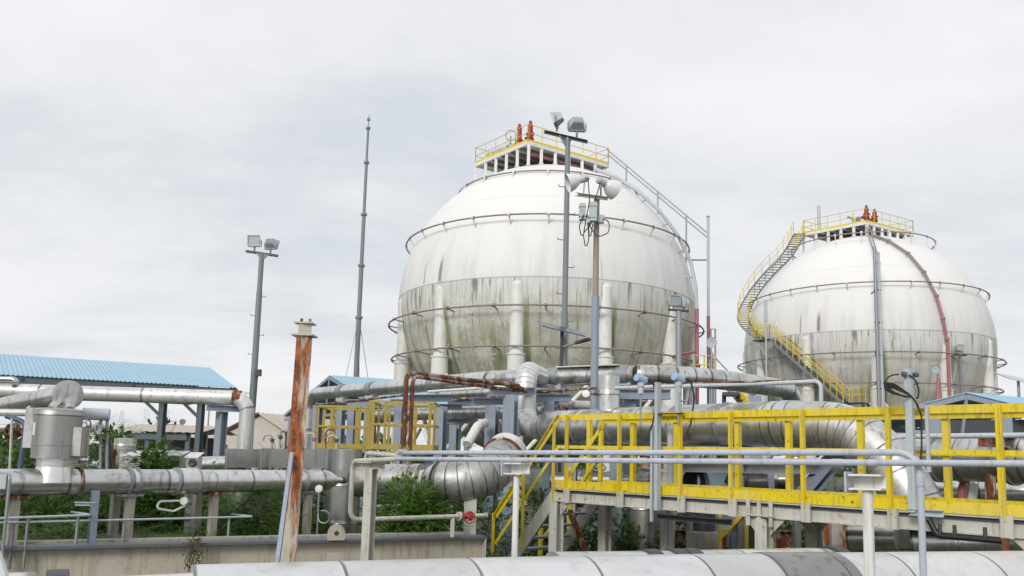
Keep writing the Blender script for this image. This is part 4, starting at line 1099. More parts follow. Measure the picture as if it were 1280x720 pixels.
# ------------------------------------------------------------------ plants
def leaf_card(mb, c, ln, w, dirv, nrm):
    """one folded leaf: four triangles' worth of blade with a raised midrib"""
    d = dirv.normalized(); s = d.cross(nrm).normalized(); n = s.cross(d)
    a, b = c, c+d*ln+n*(-.15*ln)
    l_, r_ = c+d*ln*.45-s*w*.5+n*w*.18, c+d*ln*.45+s*w*.5+n*w*.18
    mid = c+d*ln*.5
    return mb.add([a, l_, b, r_, mid], [(0, 4, 1), (1, 4, 2), (2, 4, 3), (3, 4, 0)] if False else [(0, 4, 2, 1), (0, 3, 2, 4)], True)
def rv(rng): 
    while True:
        v = Vector((rng.uniform(-1, 1), rng.uniform(-1, 1), rng.uniform(-1, 1)))
        if .05 < v.length < 1: return v
def bush(label, base, rx, ry, h, n, leaf=.07, mat='leaf', name='bush', cat='bush', group='bushes growing between the pipes', seed=1, fern=.25, stems=5):
    rng = random.Random(seed); base = Vector(base)
    rt = thing(name, label, cat, base, group)
    cl = []
    for k in range(7):
        v = rv(rng); cl.append((base+Vector((v.x*rx*.75, v.y*ry*.75, h*(.42+.36*v.z))), rng.uniform(.28, .5)))
    m = MB()
    while n > 0:
        c, s = rng.choice(cl)
        v = rv(rng); v = v.normalized()*(v.length**.5)
        p = c+Vector((v.x*rx*s*1.5, v.y*ry*s*1.5, v.z*h*s))
        if p.z < base.z+.02: continue
        out = (v+Vector((0, 0, .25))).normalized()
        if rng.random() < fern:
            # a compound frond: paired leaflets along a drooping midrib
            d = (out+rv(rng)*.5).normalized(); L_ = leaf*rng.uniform(3.5, 6); k_ = 9
            s_ = d.cross(Vector((0, 0, 1))).normalized()
            for q in range(k_):
                f = (q+1)/k_; pc = p+d*L_*f+Vector((0, 0, -.35*L_*f*f)); ll = leaf*.9*(1-.55*f)
                for sg in (-1, 1): leaf_card(m, pc, ll, ll*.4, s_*sg+d*.5+Vector((0, 0, -.2)), Vector((0, 0, 1)))
            n -= 6
        else:
            leaf_card(m, p, leaf*rng.uniform(.7, 1.4), leaf*rng.uniform(.45, .7), (out+rv(rng)*.9), (Vector((0, 0, 1))+rv(rng)*.7).normalized()); n -= 1
    part('foliage', m, MT[mat], rt)
    m = MB()
    for c, s in cl[:stems]: m.tube([base+rv(rng)*.06*rx, (base+c)/2+rv(rng)*.05, c], [.012+.006*h, .005], 6, fillet=.2)
    part('stem', m, MT['stem'], rt)
    return rt

# ------------------------------------------------------------------ skid beam and kerb at the left
zs = EYE-1.01
SA, SB = PZ(-60, 683.5, zs), PZ(603, 668.5, zs)
sdv = (SB-SA).normalized(); snv = Vector((-sdv.y, sdv.x, 0))
rt = thing('skid_beam', 'long cream steel beam along the left front with sky reflection coloured into its top flange', 'steel beam', (SA.x, SA.y, 0))
m = MB(); m.beam(SA-Vector((0, 0, .02)), SB-Vector((0, 0, .02)), prof_rect(.24, .03)); part('top_flange', m, m_paint('painted_sky_reflection', (.12, .13, .16), amt=.3, gamt=.4), rt)  # dark bluish colour stands for the sky reflected on the flange top
m = MB(); m.beam(SA-Vector((0, 0, .31)), SB-Vector((0, 0, .31)), prof_rect(.02, .55)); part('web', m, MT['skid'], rt)
m = MB(); m.beam(SA-Vector((0, 0, .6)), SB-Vector((0, 0, .6)), prof_rect(.24, .03)); part('bottom_flange', m, MT['skid'], rt)
e_ = SB-sdv*.01; m = MB(); m.beam(e_-Vector((0, 0, .31)), e_+sdv*.015-Vector((0, 0, .31)), prof_rect(.22, .55)); part('end_plate', m, MT['skid'], rt)
for f_ in (.02, .35, .68, .99):
    q = SA.lerp(SB, f_); m = MB(); m.box((q.x, q.y, (zs-.615)/2), (.4, .4, zs-.615)); part('pedestal', m, MT['concrete'], rt)
q = on_line(425, SA-snv*.13, SB-snv*.13); q.z = zs+.02
m = MB(); n = 14; m.plate([q+sdv*.1*x+Vector((0, 0, z)) for x, z in [(-1, -.03), (1, -.03), (1, .06)]+[(math.cos(math.pi*k/n), .05+.1*math.sin(math.pi*k/n)) for k in range(1, n)]+[(-1, .05)]], .02, -snv); lug = part('lifting_lug', m, MT['skid'], rt)
m = MB(); m.plate([q+sdv*.1*x+Vector((0, 0, z)) for x, z in ((-1, -.44), (1, -.44), (1, -.17), (-1, -.17))], .02, -snv); part('lug_plate', m, MT['skid'], lug)
m = MB(); m.lathe([(.028, 0), (0, .002)], q-snv*.022+Vector((0, 0, .05)), -snv, 16); part('lug_hole', m, MT['dark'], lug)
# soil bank behind the beam
m = MB(); hb = zs-.22
b0, b1 = SA+snv*.16-sdv*8, SB+snv*.16
m.plate([Vector((b0.x, b0.y, 0)), Vector((b1.x, b1.y, 0)), Vector((b1.x, b1.y, 0))+snv*7, Vector((b0.x, b0.y, 0))+snv*7], hb, (0, 0, 1))
def m_soil():
    t = NT('weedy_soil'); p = t.pos(); f = t.noise(p, 9, 5, .75); a = t.noise(p, 1.6, 5, .65)
    c = t.mix(t.step(f, .35, .65), (.05, .045, .03), (.1, .09, .065)); c = t.mix(t.step(a, .42, .55), c, t.mix(f, (.04, .07, .02), (.08, .12, .03)))
    t.bump(f, .6, .03); return t.out(c, .9)
structure('terrain', m, m_soil())
m = MB(); k0, k1 = SA+snv*.42, SB+snv*.42-sdv*.1; k0.z = k1.z = hb+.11
m.beam(k0, k1, prof_rect(.16, .22)); solo('concrete_kerb', m, MT['concrete'], 'low mossy concrete kerb just behind the cream beam', 'kerb', (k0.x, k0.y, hb))

# ------------------------------------------------------------------ long left pipe on posts
zp = EYE-.40
LA, LB = PZ(-70, 603.5, zp), PZ(405, 600.5, zp)
LA.z = LB.z = zp
ld_ = (LB-LA).normalized(); ln_ = Vector((-ld_.y, ld_.x, 0))
def onL(px, z=zp, off=0): q = on_line(px, LA+ln_*off, LB+ln_*off); q.z = z; return q
rt = thing('header_pipe', 'long silver pipe on concrete posts above the left greenery, stained with a patch of rust', 'pipe', (LA.x, LA.y, hb))
RL = .138
m = MB(); m.tube([LA, LB], RL, 36); part('jacket', m, m_clad('rust_spotted_cladding', base=.68, stain=.5, rust=.35, spacing=1.1), rt)
m = MB(); m.lathe([(RL, 0), (RL*.95, .06), (RL*.45, .2), (.04, .24), (.04, .34), (0, .341)], LB, ld_, 30); part('end_cap', m, MT['clad'], rt)
m = MB(); m.lathe([(.045, 0), (.045, .06)], LB+ld_*.3, ld_, 16); part('end_plug', m, MT['rust'], rt)
for a_, c_, k in ((163, 171, 1.04), (222, 246, 1.13)):
    m = MB(); m.tube([onL(a_), onL(c_)], RL*k, 36); part('sleeve', m, MT['clad'], rt)
for px_ in (100, 161, 172, 221, 247, 380):
    m = MB(); q = onL(px_); m.tube([q-ld_*.012, q+ld_*.012], RL*1.17, 36); part('band', m, MT['galv'] if px_ != 100 else MT['rust_heavy'], rt)
for px_, off in ((24, 0), (149, .3), (167, 0), (251, .3), (271, 0), (388, 0), (330, .25)):
    q = onL(px_, 0, off); m = MB(); m.beam((q.x, q.y, hb), (q.x, q.y, zp-RL+.02 if off == 0 else zp-.02), prof_rect(.085, .085), up=ln_); part('support_post', m, MT['concrete'], rt)
    if off == 0:
        m = MB(); m.box((q.x, q.y, zp-RL-.01), (.24, .14, .03), math.atan2(ld_.y, ld_.x)); part('saddle', m, MT['rust_heavy'] if px_ in (24, 271) else MT['galv'], rt)
# little hanging drain valve below it
q = onL(236, zp-RL*1.12)
m = MB(); m.tube([q, q-Vector((0, .05, .07)), q-ld_*.3-Vector((0, .05, .07)), q-ld_*.33-Vector((0, .05, .15)), q-ld_*.12-Vector((0, .05, .19)), q+ld_*.02-Vector((0, .05, .13))], .014, 8, fillet=.05); part('drain_tube', m, MT['lampwhite'], rt)
m = MB(); m.lathe([(.045, -.02), (.045, .02), (0, .021)], q-Vector((-.02, .09, .07)), (0, -1, 0), 16); part('drain_cap', m, MT['lampwhite'], rt)
# thin pipes low in front of the plants
for (a_, ya), (c_, yc), r, lb, dd in (((-40, 650), (121, 644), .014, 'shorter thin pale pipe at far left, ending at the short blue post', .35), ((-40, 655), (322, 646), .013, 'longest thin pale pipe crossing low in front of the left greenery', .28)):
    p0, p1 = on_line(a_, LA-ln_*dd, LB-ln_*dd), on_line(c_, LA-ln_*dd, LB-ln_*dd); p0.z, p1.z = P(a_, ya, p0.y).z, P(c_, yc, p1.y).z
    m = MB(); m.tube([p0, p1, p1+ln_*.5], r, 10, fillet=.06); rt = thing('thin_pipe', lb, 'pipe', (p0.x, p0.y, hb), 'thin pale pipes'); part('tube', m, MT['palegreen'], rt)
    for f_ in (.15, .5, .9):
        q = p0.lerp(p1, f_); m = MB(); m.beam((q.x, q.y, hb), q-Vector((0, 0, r)), prof_L(.03, .03, .005)); part('stand', m, MT['galv'], rt)
q = onL(123.5, hb, -.3); m = MB(); m.beam(q, Vector((q.x, q.y, zp-.08)), prof_C(.07, .05, .007), up=ln_); 
rt = thing('blue_support_post', 'short slate blue channel post below the long left pipe', 'post', q); part('post', m, MT['slate'], rt)
m = MB(); m.box((q.x, q.y, hb+.01), (.15, .15, .02)); part('base_plate', m, MT['slate'], rt)
m = MB(); m.beam(q+Vector((-.2, 0, zp-hb-.2)), q+Vector((.03, 0, zp-hb-.2)), prof_L(.04, .04)); part('arm', m, MT['palegreen'], rt)
# front left riser with a small box
q = onL(15, 0, -.35); zt_ = P(15, 593, q.y).z; z0 = P(9, 656, q.y).z
rt = thing('sample_riser', 'thin grey riser with a pale junction box at the far left of the long pipe', 'pipe', (q.x, q.y, hb))
m = MB(); m.tube([Vector((q.x, q.y, hb)), Vector((q.x, q.y, zt_)), Vector((q.x, q.y, zt_))+ln_*.3], .016, 10, fillet=.06); part('tube', m, MT['galv'], rt)
m = MB(); m.box(Vector((q.x-.08, q.y+.02, P(5, 602, q.y).z)), (.11, .08, .14)); part('junction_box', m, MT['lightgrey'], rt)
# coiled gauge line at the right end
q = onL(401, 0, -.25); zg = P(401, 611, q.y).z
rt = thing('pressure_gauge', 'small round pressure gauge with a looped silver tube near the rusted column', 'gauge', (q.x, q.y, hb))
m = MB(); c = Vector((q.x, q.y, zg)); m.lathe([(.048, -.02), (.05, 0), (.048, .02), (.04, .022), (0, .022)], c, (-.15, -1, 0), 22); m.lathe([(.048, -.02), (0, -.02)], c, (-.15, -1, 0), 22); part('dial', m, MT['lampwhite'], rt)
lp_ = [c-Vector((0, 0, .05)), c-Vector((0, 0, .27))]+[c+Vector((.09+.085*math.cos(a), -.01*k, -.36+.085*math.sin(a))) for k, a in enumerate([math.pi*.9+j*.6 for j in range(10)])]
m = MB(); m.tube(lp_+[c+Vector((.09, .2, -.36))], .011, 8, fillet=.04); part('coil_tube', m, MT['galv'], rt)
m = MB(); m.tube([Vector((q.x, q.y+.02, hb)), Vector((q.x, q.y+.02, zg-.04))], .012, 8); part('stand', m, MT['galv'], rt)

# ------------------------------------------------------------------ clad vessel on the pipe, far left
q = onL(69); d_ = q.y
zb1, zt1 = P(68, 573, d_).z, P(68, 513, d_).z
rt = thing('clad_vessel', 'stout grey clad cylinder sitting upright on the long left pipe', 'vessel', q)
m = MB(); m.lathe([(.232, zb1), (.232, zt1-.05), (.236, zt1-.05), (.236, zt1), (.2, zt1+.02), (0, zt1+.03)], (q.x, q.y, 0), seg=40); m.lathe([(.232, zb1), (.1, zb1)], (q.x, q.y, 0), seg=40); part('body', m, m_clad('dull_vessel_cladding', base=.42, stain=.5, rough=.42, spacing=.5), rt)
m = MB(); m.lathe([(.17, zp+.02), (.17, zb1-.07), (.172, zb1-.07), (.172, zb1)], (q.x, q.y, 0), seg=36); m.lathe([(.2, zp), (.171, zp+.16)], (q.x, q.y, 0), seg=36); part('neck', m, MT['clad'], rt)
for z in (zb1+.14,):
    m = MB(); m.lathe([(.232, z-.006), (.238, z-.006), (.238, z+.006), (.232, z+.006)], (q.x, q.y, 0), seg=40); part('band', m, MT['galv'], rt)
q2 = P(47, 535, d_+.05); m = MB(); m.box(q2, (.12, .3, .42)); part('flange_box', m, MT['clad_dirty'], rt)
m = MB(); m.box(P(45, 536, d_-.16), (.035, .05, .13)); part('clasp', m, MT['lampwhite'], rt)
q2 = P(97, 552, d_); m = MB(); m.box(q2, (.16, .18, .3)); part('side_box', m, MT['clad_dirty'], rt)
# inclined pipe with the blank end facing us
ce, cb = P(85, 493, 9.75), P(-40, 516, 13.2)
ax_ = (ce-cb).normalized(); fa = (ax_*.6+Vector((.28, -1, .05))).normalized()
rt = thing('inclined_pipe', 'stubby grey pipe above the clad vessel, its round blank end facing forward', 'pipe', (q.x, q.y, 0))
m = MB(); cb2 = cb-ax_*3; m.tube([Vector((cb2.x, cb2.y, 0)), cb2, ce+ax_*.05], .125, 30, fillet=.3); part('body', m, MT['clad_dirty'], rt)
m = MB(); m.lathe([(.13, -.14), (.163, -.13), (.165, .012), (.15, .02), (0, .022)], ce, fa, 36); part('blank_end', m, m_paint('dull_grey_plate', (.36, .36, .35), amt=.2, gamt=.3), rt)
for s in (-.12, .08):
    m = MB(); m.tube([Vector((q.x+s, q.y+.05, zt1)), Vector((q.x+s*.6-.02, q.y+.15, P(75, 500, q.y).z))], .05, 14); part('support_branch', m, MT['clad_dirty'], rt)
# far-left small pipes
for (x0, y0), (x1, y1), r, lb in (((-30, 513), (38, 516), .045, 'upper of two short pale pipes entering at the left edge beside the clad vessel'), ((-30, 536), (20, 534), .04, 'lower of two short pale pipes entering at the left edge beside the clad vessel')):
    m = MB(); a_, c_ = P(x0*9, y0, 10.4), P(x1, y1, 10.2); rt = thing('short_pipe', lb, 'pipe', (a_.x, a_.y, 0), 'short pale pipes at the left edge'); m.tube([a_, c_], r, 16); part('tube', m, MT['pipe_white'], rt)
    m = MB(); flange(m, c_, c_-a_, r*1.9, .012, 18); part('flange', m, MT['pipe_white'], rt)
    m = MB(); m.beam((a_.x+.2, a_.y, 0), (a_.x+.2, a_.y, a_.z-r), prof_rect(.06, .06)); part('leg', m, MT['galv'], rt)
m = MB(); a_ = P(24, 595, 9.9); b_ = P(31, 530, 9.9); b2_ = P(8, 520, 9.95); m.tube([Vector((a_.x, a_.y, zp)), Vector((a_.x+.02, a_.y, b_.z+.02)), b2_], .03, 12, fillet=.12); solo('navy_pipe', m, MT['blue_rail'], 'dark navy pipe bent over at its top, left of the clad vessel', 'pipe', (a_.x, a_.y, zp))
m = MB(); a_ = P(12, 595, 9.9); m.tube([Vector((a_.x, a_.y, zp)), P(15, 523, 9.9)], .015, 8); solo('pale_rod', m, MT['beige'], 'pale upright rod left of the navy bent pipe', 'pipe', (a_.x, a_.y, zp))
def valve(q, axis, r, hw_r, label, mat, wmat, base, group='handwheel valves', wheel_dir=(0, -1, .2)):
    q = Vector(q); ax__ = Vector(axis).normalized(); w = Vector(wheel_dir).normalized()
    rt = thing('handwheel_valve', label, 'valve', base, group)
    m = MB(); m.lathe([(r*1.7, -r*2.3), (r*1.7, -r*1.9), (r*.8, -r*1.8), (r*1.25, 0), (r*.8, r*1.8), (r*1.7, r*1.9), (r*1.7, r*2.3)], q, ax__, 18); part('body', m, mat, rt)
    m = MB(); m.tube([q, q+w*hw_r*2.1], r*.55, 12); st_ = part('bonnet', m, mat, rt)
    c = q+w*hw_r*2; x = w.cross(Vector((.3, .2, 1))).normalized(); y = w.cross(x); n = 22
    m = MB(); m.tube([c+x*hw_r*math.cos(2*math.pi*i/n)+y*hw_r*math.sin(2*math.pi*i/n) for i in range(n)], hw_r*.11, 8, closed=True)
    for k in range(4): m.tube([c, c+x*hw_r*math.cos(k*math.pi/2)+y*hw_r*math.sin(k*math.pi/2)], hw_r*.08, 6)
    part('handwheel', m, wmat, rt); return rt
valve(P(22, 540, 10.1), (1, 0, 0), .05, .07, 'rust orange handwheel valve between the short pipes at far left', MT['rust'], MT['rust_heavy'], P(22, 560, 10.1))
# drum, stub and valve right of the vessel
rt = thing('small_drum', 'light grey horizontal drum right of the clad vessel above a rusty handwheel', 'vessel', P(118, 590, 10.5))
a_, c_ = P(103, 517, 10.5), P(137, 518.5, 10.6)
m = MB(); m.tube([a_, c_], .075, 24); part('body', m, MT['lightgrey'], rt)
m = MB(); m.tube([P(90, 517, 10.45), a_], .035, 12); part('neck', m, MT['galv'], rt)
for px_ in (126, 134):
    m = MB(); b0_ = P(px_, 590, 10.6); m.tube([Vector((b0_.x, b0_.y, zp)), P(px_, 521, 10.6)], .02, 8); part('leg', m, MT['galv'], rt)
m = MB(); m.tube([P(90, 533, 10.4), P(107, 533, 10.4)], .05, 18); part('nozzle', m, MT['clad'], rt)
m = MB(); m.tube([P(107, 533.5, 10.4), P(132, 534, 10.5)], .03, 14); part('outlet', m, MT['lightgrey'], rt)
m = MB(); m.box(P(134, 539.5, 10.5), (.12, .08, .02)); part('drip_plate', m, MT['rust'], rt)
valve(P(113, 535, 10.35), (1, 0, 0), .045, .075, 'rusty handwheel valve under the small grey drum', MT['lampwhite'], MT['rust'], P(113, 560, 10.35))
valve(P(106, 575, 10.6), (1, 0, 0), .03, .06, 'small grey handwheel valve low between vessel and drum legs', MT['galv'], MT['dark'], P(106, 590, 10.6), wheel_dir=(.3, -.5, 1))
valve(P(117, 580, 10.8), (1, 0, 0), .03, .05, 'pale handwheel valve beside the drum legs on the long left pipe', MT['lampwhite'], MT['lampwhite'], P(117, 592, 10.8), wheel_dir=(-.4, -.8, .5))
m = MB(); m.tube([P(131, 595, 10.9), P(132, 550, 10.9), P(126, 548, 10.6)], .018, 8, fillet=.04); m.tube([P(140, 590, 11), P(137, 552, 11)], .018, 8); solo('bent_rods', m, MT['dark'], 'thin dark bent rod standing right of the small drum', 'pipe', P(131, 595, 10.9))
m = MB(); a_ = P(141, 595, 11.2); m.tube([Vector((a_.x, a_.y, zp)), P(142, 567, 11.2)], .03, 12); m.lathe([(.048, -.01), (.05, .06), (.0, .061)], P(142, 566, 11.2), (.2, -1, 0), 18); solo('capped_stub', m, MT['rust'], 'short rusty stub with a round end on the long left pipe', 'pipe', (a_.x, a_.y, zp))
# silver drum further right
b_ = P(153.5, 590, 14); rt = thing('silver_drum', 'wide topped silver cylinder behind the long pipe near the shed posts', 'vessel', Vector((b_.x, b_.y, hb)))
z1, z2, z3 = P(153, 585, 14).z, P(153, 562, 14).z, P(153, 548, 14).z
m = MB(); m.lathe([(.12, hb), (.12, z2)], (b_.x, b_.y, 0), seg=24); part('neck', m, MT['clad'], rt)
m = MB(); m.lathe([(.12, z2), (.17, z2), (.17, z3), (0, z3+.01)], (b_.x, b_.y, 0), seg=28); part('top_drum', m, MT['clad_fine'], rt)
# clad boxes along the pipe
def hut_box(x0, x1, y0, y1, d, label, dep=.35, mat='clad_dirty', name='clad_box'):
    a_, c_ = P(x0, y1, d), P(x1, y0, d); rt = thing(name, label, 'equipment box', (a_.lerp(c_, .5).x, d, a_.z), 'clad valve boxes')
    m = MB(); cx_ = (a_.x+c_.x)/2; m.box((cx_, d+dep/2, (a_.z+c_.z)/2), (c_.x-a_.x, dep, c_.z-a_.z)); part('body', m, MT[mat], rt)
    m = MB(); w = (c_.x-a_.x)/2+.02; z = c_.z; m.add([(cx_-w, d-.03, z-.02), (cx_+w, d-.03, z-.02), (cx_+w, d+dep+.02, z+.05), (cx_-w, d+dep+.02, z+.05), (cx_-w, d-.03, z-.005), (cx_+w, d-.03, z-.005), (cx_+w, d+dep+.02, z+.065), (cx_-w, d+dep+.02, z+.065)], [(3, 2, 1, 0), (4, 5, 6, 7), (0, 1, 5, 4), (1, 2, 6, 5), (2, 3, 7, 6), (3, 0, 4, 7)]); part('lid', m, MT['pipe_white'], rt)
    m = MB(); m.box((cx_, d+dep/2, (a_.z+hb)/2-.0), (.12, .12, max(.05, a_.z-hb))); part('leg', m, MT['galv'], rt)
    return rt
hut_box(153, 183, 569, 588, 13.2, 'pale lidded clad box just right of the silver drum, behind fresh leaves')
hut_box(186, 206, 568, 586, 13.6, 'middle pale lidded box behind fresh green leaves')
hut_box(207, 225, 569, 588, 13.2, 'grey lidded clad box right of the fresh green leaves')
bx = hut_box(232, 247, 571, 585, 12.4, 'small square box with a round dark dial, sitting on the long left pipe', .2, 'clad')
m = MB(); m.lathe([(.055, 0), (.06, .015), (.045, .03), (0, .02)], P(240.5, 578.5, 12.39), (0, -1, 0), 20); part('dial', m, MT['dark'], bx)
m = MB(); a_, c_ = P(246, 581, 15), P(300, 579, 15.2); m.tube([a_, c_], .14, 24); rt = thing('background_pipe', 'short silver pipe lying behind the slate column, left of the clad duct', 'pipe', a_); part('jacket', m, MT['clad'], rt)
m = MB(); m.beam((c_.x-.2, c_.y, hb), (c_.x-.2, c_.y, c_.z-.13), prof_rect(.1, .1)); part('leg', m, MT['galv'], rt)
# long clad duct
q0, q1 = P(289, 573, 14.0), P(432, 573, 13.2)
rt = thing('clad_duct', 'grey clad rectangular duct lying behind the rusted column', 'duct', Vector((q0.x, q0.y, hb)))
m = MB(); m.beam(q0, q1, prof_rect(.3, .30)); part('casing', m, m_clad('dull_duct_cladding', base=.46, stain=.5, spacing=.6), rt)
for f_ in (.02, .33, .66, .98):
    q = q0.lerp(q1, f_); m = MB(); dd = (q1-q0).normalized(); m.beam(q-dd*.012, q+dd*.012, prof_rect(.32, .32)); part('rib', m, MT['galv'], rt)
for f_ in (.1, .5, .9):
    q = q0.lerp(q1, f_); m = MB(); m.beam((q.x, q.y, hb), (q.x, q.y, q.z-.14), prof_rect(.1, .1)); part('leg', m, MT['concrete'], rt)
for k, (px_, h_, cl_) in enumerate(((342, .22, 'galv'), (352, .3, 'galv'), (394, .24, 'beige'), (408, .3, 'rust'), (421, .2, 'beige'))):
    q = q0.lerp(q1, (px_-289)/143); q = Vector((q.x, q.y-.05, q.z+.15)); lb = ['leftmost thin bent vent tube on the clad duct, left of the rusted column', 'second thin bent vent tube on the clad duct, left of the rusted column', 'pale bent vent tube on the duct just right of the rusted column', 'rusty bent vent tube on the duct in front of the yellow cage', 'pale short vent tube on the duct near the big upright trunk'][k]
    rt = thing('vent_tube', lb, 'pipe', q, 'thin vent tubes on the duct')
    m = MB(); m.tube([q, q+Vector((0, 0, h_)), q+Vector((.14 if k % 2 else -.14, 0, h_)), q+Vector((.14 if k % 2 else -.14, 0, h_-.1))], .014, 8, fillet=.05); part('tube', m, MT[cl_], rt)
    m = MB(); m.lathe([(.03, -.02), (.035, 0), (.03, .02)], q+Vector((0, 0, h_*.6)), seg=10); m.tube([q+Vector((-.05, -.03, h_*.6+.03)), q+Vector((.05, -.03, h_*.6+.03))], .008, 6); part('tap', m, MT['faded_red' if k in (2, 3) else 'dark'], rt)
# overhead pipe turning down into the duct
zo = EYE+1.03
OA, OB = PZ(-80, 486, zo), PZ(310, 498, zo); OD = P(310, 566, OB.y)
rt = thing('overhead_pipe', 'pale overhead pipe below the blue shed roof, elbowing down into the clad duct', 'pipe', Vector((OB.x, OB.y, hb)))
m = MB(); m.tube([OA, OB, Vector((OB.x, OB.y, OD.z-.1))], .152, 30, fillet=.3, n=8); part('jacket', m, MT['pipe_white'], rt)
od = (OB-OA).normalized(); q = on_line(291, OA, OB); q.z = zo; m = MB(); m.tube([q-od*.07, q+od*.09], .156, 30); part('rusty_band', m, MT['rust'], rt)
q = on_line(14, OA, OB); q.z = zo+.13
m = MB(); m.tube([q+Vector((0, -.1, -.05)), q+Vector((0, -.1, .1)), q+Vector((-1, -.1, .1))], .06, 12, fillet=.06); part('branch_pipe', m, MT['clad_rusty'], rt)
# slate column carrying it
q = P(274.5, 560, OB.y-.02); rt = thing('pipe_support_column', 'slate blue steel column with a short cross arm under the overhead pipe', 'column', Vector((q.x, q.y, hb)))
zt_ = zo-.155; m = MB(); m.beam((q.x, q.y, hb), (q.x, q.y, zt_-.13), prof_H(.17, .17, .014), up=(.5, 1, 0)); part('column', m, MT['slate'], rt)
m = MB(); m.beam((q.x-.22, q.y-.3, zt_-.065), (q.x+.36, q.y+.15, zt_-.065), prof_H(.12, .12, .012)); part('cross_arm', m, MT['slate'], rt)

# ------------------------------------------------------------------ centre-left: trunk, elbow, beige loop
b_ = P(428, 640, 12.7); b_.z = hb
rt = thing('trunk_pipe', 'thick upright grey trunk pipe between the rusted column and the bushy elbow', 'pipe', b_)
zt_ = P(428, 562, 12.7).z; zr_ = P(428, 601, 12.7).z
m = MB(); m.lathe([(.25, hb), (.25, zt_), (0, zt_+.01)], b_*1-Vector((0, 0, hb)), seg=36); part('jacket', m, m_clad('dull_trunk_cladding', base=.46, stain=.45, spacing=.55), rt)
a_, c_ = Vector((b_.x, b_.y, zr_)), P(527, 600, 12.25)
rt = thing('elbow_pipe', 'big weathered silver pipe whose banded elbow sweeps up to an end coloured as skylit', 'pipe', Vector((c_.x, c_.y, hb)))
m = MB(); m.tube([a_+(c_-a_).normalized()*.24, c_], .235, 36); part('stained_run', m, MT['clad_rusty'], rt)
e1_, e2_, e3_ = P(552, 602, 12.05), P(604, 607, 11.75), P(629, 572, 12.5)
m = MB(); m.tube([c_, P(538, 601, 12.15)], .15, 30); part('necking', m, MT['beige'], rt)
m = MB(); m.tube([P(537, 601, 12.17), e1_], [.2, .31], 36); part('collar', m, MT['clad'], rt)
m = MB(); m.tube([e1_, e2_, e3_], 0.3, 44, fillet=.7, n=12, gore=7); part('elbow', m, MT['clad_elbow'], rt)
dd = (e3_-e2_).normalized(); m = MB(); m.tube([e3_, e3_+dd*.22], .305, 36); part('painted_skylit_section', m, MT['pipe_white'], rt)  # pale colour stands for sky light on the upturned pipe
m = MB(); m.tube([e3_-dd*.015, e3_+dd*.02], .324, 40); part('rusty_rim', m, MT['rust'], rt)
for px_ in (520, 588):
    q = P(px_, 640, 11.95); m = MB(); m.beam((q.x, q.y, hb-.3), (q.x, q.y, P(px_, 625, 11.95).z+.06), prof_rect(.17, .17)); part('support_post', m, MT['beige'], rt)
# beige drain pipe loop with the red valve
z1 = P(440, 577, 10.4)
p_ = [P(497, 574, 8.6), P(441, 576.5, 9.6), P(441, 649.5, 9.6), P(574, 648, 10.6)]
p_[2].x, p_[2].y = p_[1].x, p_[1].y; p_[2].z = P(441, 650, 9.6).z; p_[3].z = p_[2].z
rt = thing('beige_pipe', 'beige pipe bent in a square loop from the conduits down to the red valve', 'pipe', Vector((p_[2].x, p_[2].y, 0)))
m = MB(); m.tube(p_, .027, 14, fillet=.11); part('tube', m, MT['beige'], rt)
m = MB(); m.tube([P(500, 570, 8.9), P(458, 566.5, 9.9), P(455, 590, 9.9)], .026, 12, fillet=.08); part('second_tube', m, MT['beige'], rt)
vv = p_[3]; dv = (p_[3]-p_[2]).normalized()
m = MB(); flange(m, vv, dv, .055, .014, 16); part('flange', m, MT['beige'], rt)
m = MB(); m.tube([vv+dv*.18, vv+dv*.4], .027, 12); m.lathe([(.035, 0), (.035, .03), (0, .031)], vv+dv*.4, dv, 12); part('outlet', m, MT['beige'], rt)
m = MB(); q = vv-dv*.1; m.beam((q.x, q.y, zs), (q.x, q.y, q.z-.02), prof_rect(.05, .05)); part('stand', m, MT['beige'], rt)
valve(vv+dv*.1, dv, .035, .07, 'bright red handwheel valve at the end of the beige pipe loop', MT['red'], MT['red'], vv+dv*.1-Vector((0, 0, .1)), wheel_dir=(.35, -.8, -.05))
q = P(461.5, 640, 9.2); q.z = 0; zt_ = P(462, 586, 9.2).z
rt = thing('conduit_post', 'beige square post carrying the beige pipe loop, left of the bushy elbow', 'post', q, 'posts carrying the conduits')
m = MB(); m.beam(q, (q.x, q.y, zt_), prof_H(.1, .1, .01), up=(.5, 1, 0)); part('post', m, MT['beige'], rt)
m = MB(); m.beam((q.x-.14, q.y+.05, zt_+.035), (q.x+.13, q.y-.05, zt_+.035), prof_C(.1, .07, .008)); part('top_bracket', m, MT['beige'], rt)
m = MB(); m.box((q.x, q.y, .01), (.24, .24, .02)); part('base_plate', m, MT['beige'], rt)
rt = thing('drain_loop', 'grey pipe loop standing in the bush under the rusty horizontal pipe', 'pipe', Vector((P(469, 660, 11.6).x, 11.6, hb)))
m = MB(); a_ = P(469, 600, 11.6); m.tube([Vector((a_.x, a_.y, hb)), a_], .045, 14); part('post', m, MT['galv'], rt)
m = MB(); m.lathe([(.075, -.02), (.08, 0), (.075, .02), (0, .021)], a_+Vector((0, 0, .02)), seg=18); part('cap', m, MT['beige'], rt)
m = MB(); m.tube([P(469, 633, 11.6), P(518, 632, 11.7), P(518, 606, 11.7)], .026, 12, fillet=.06); part('tube', m, MT['galv'], rt)
m = MB(); q = P(512, 620, 11.6); m.lathe([(.05, -.015), (.05, .015)], q, (.2, -1, .2), 14); part('tap', m, MT['faded_red'], rt)

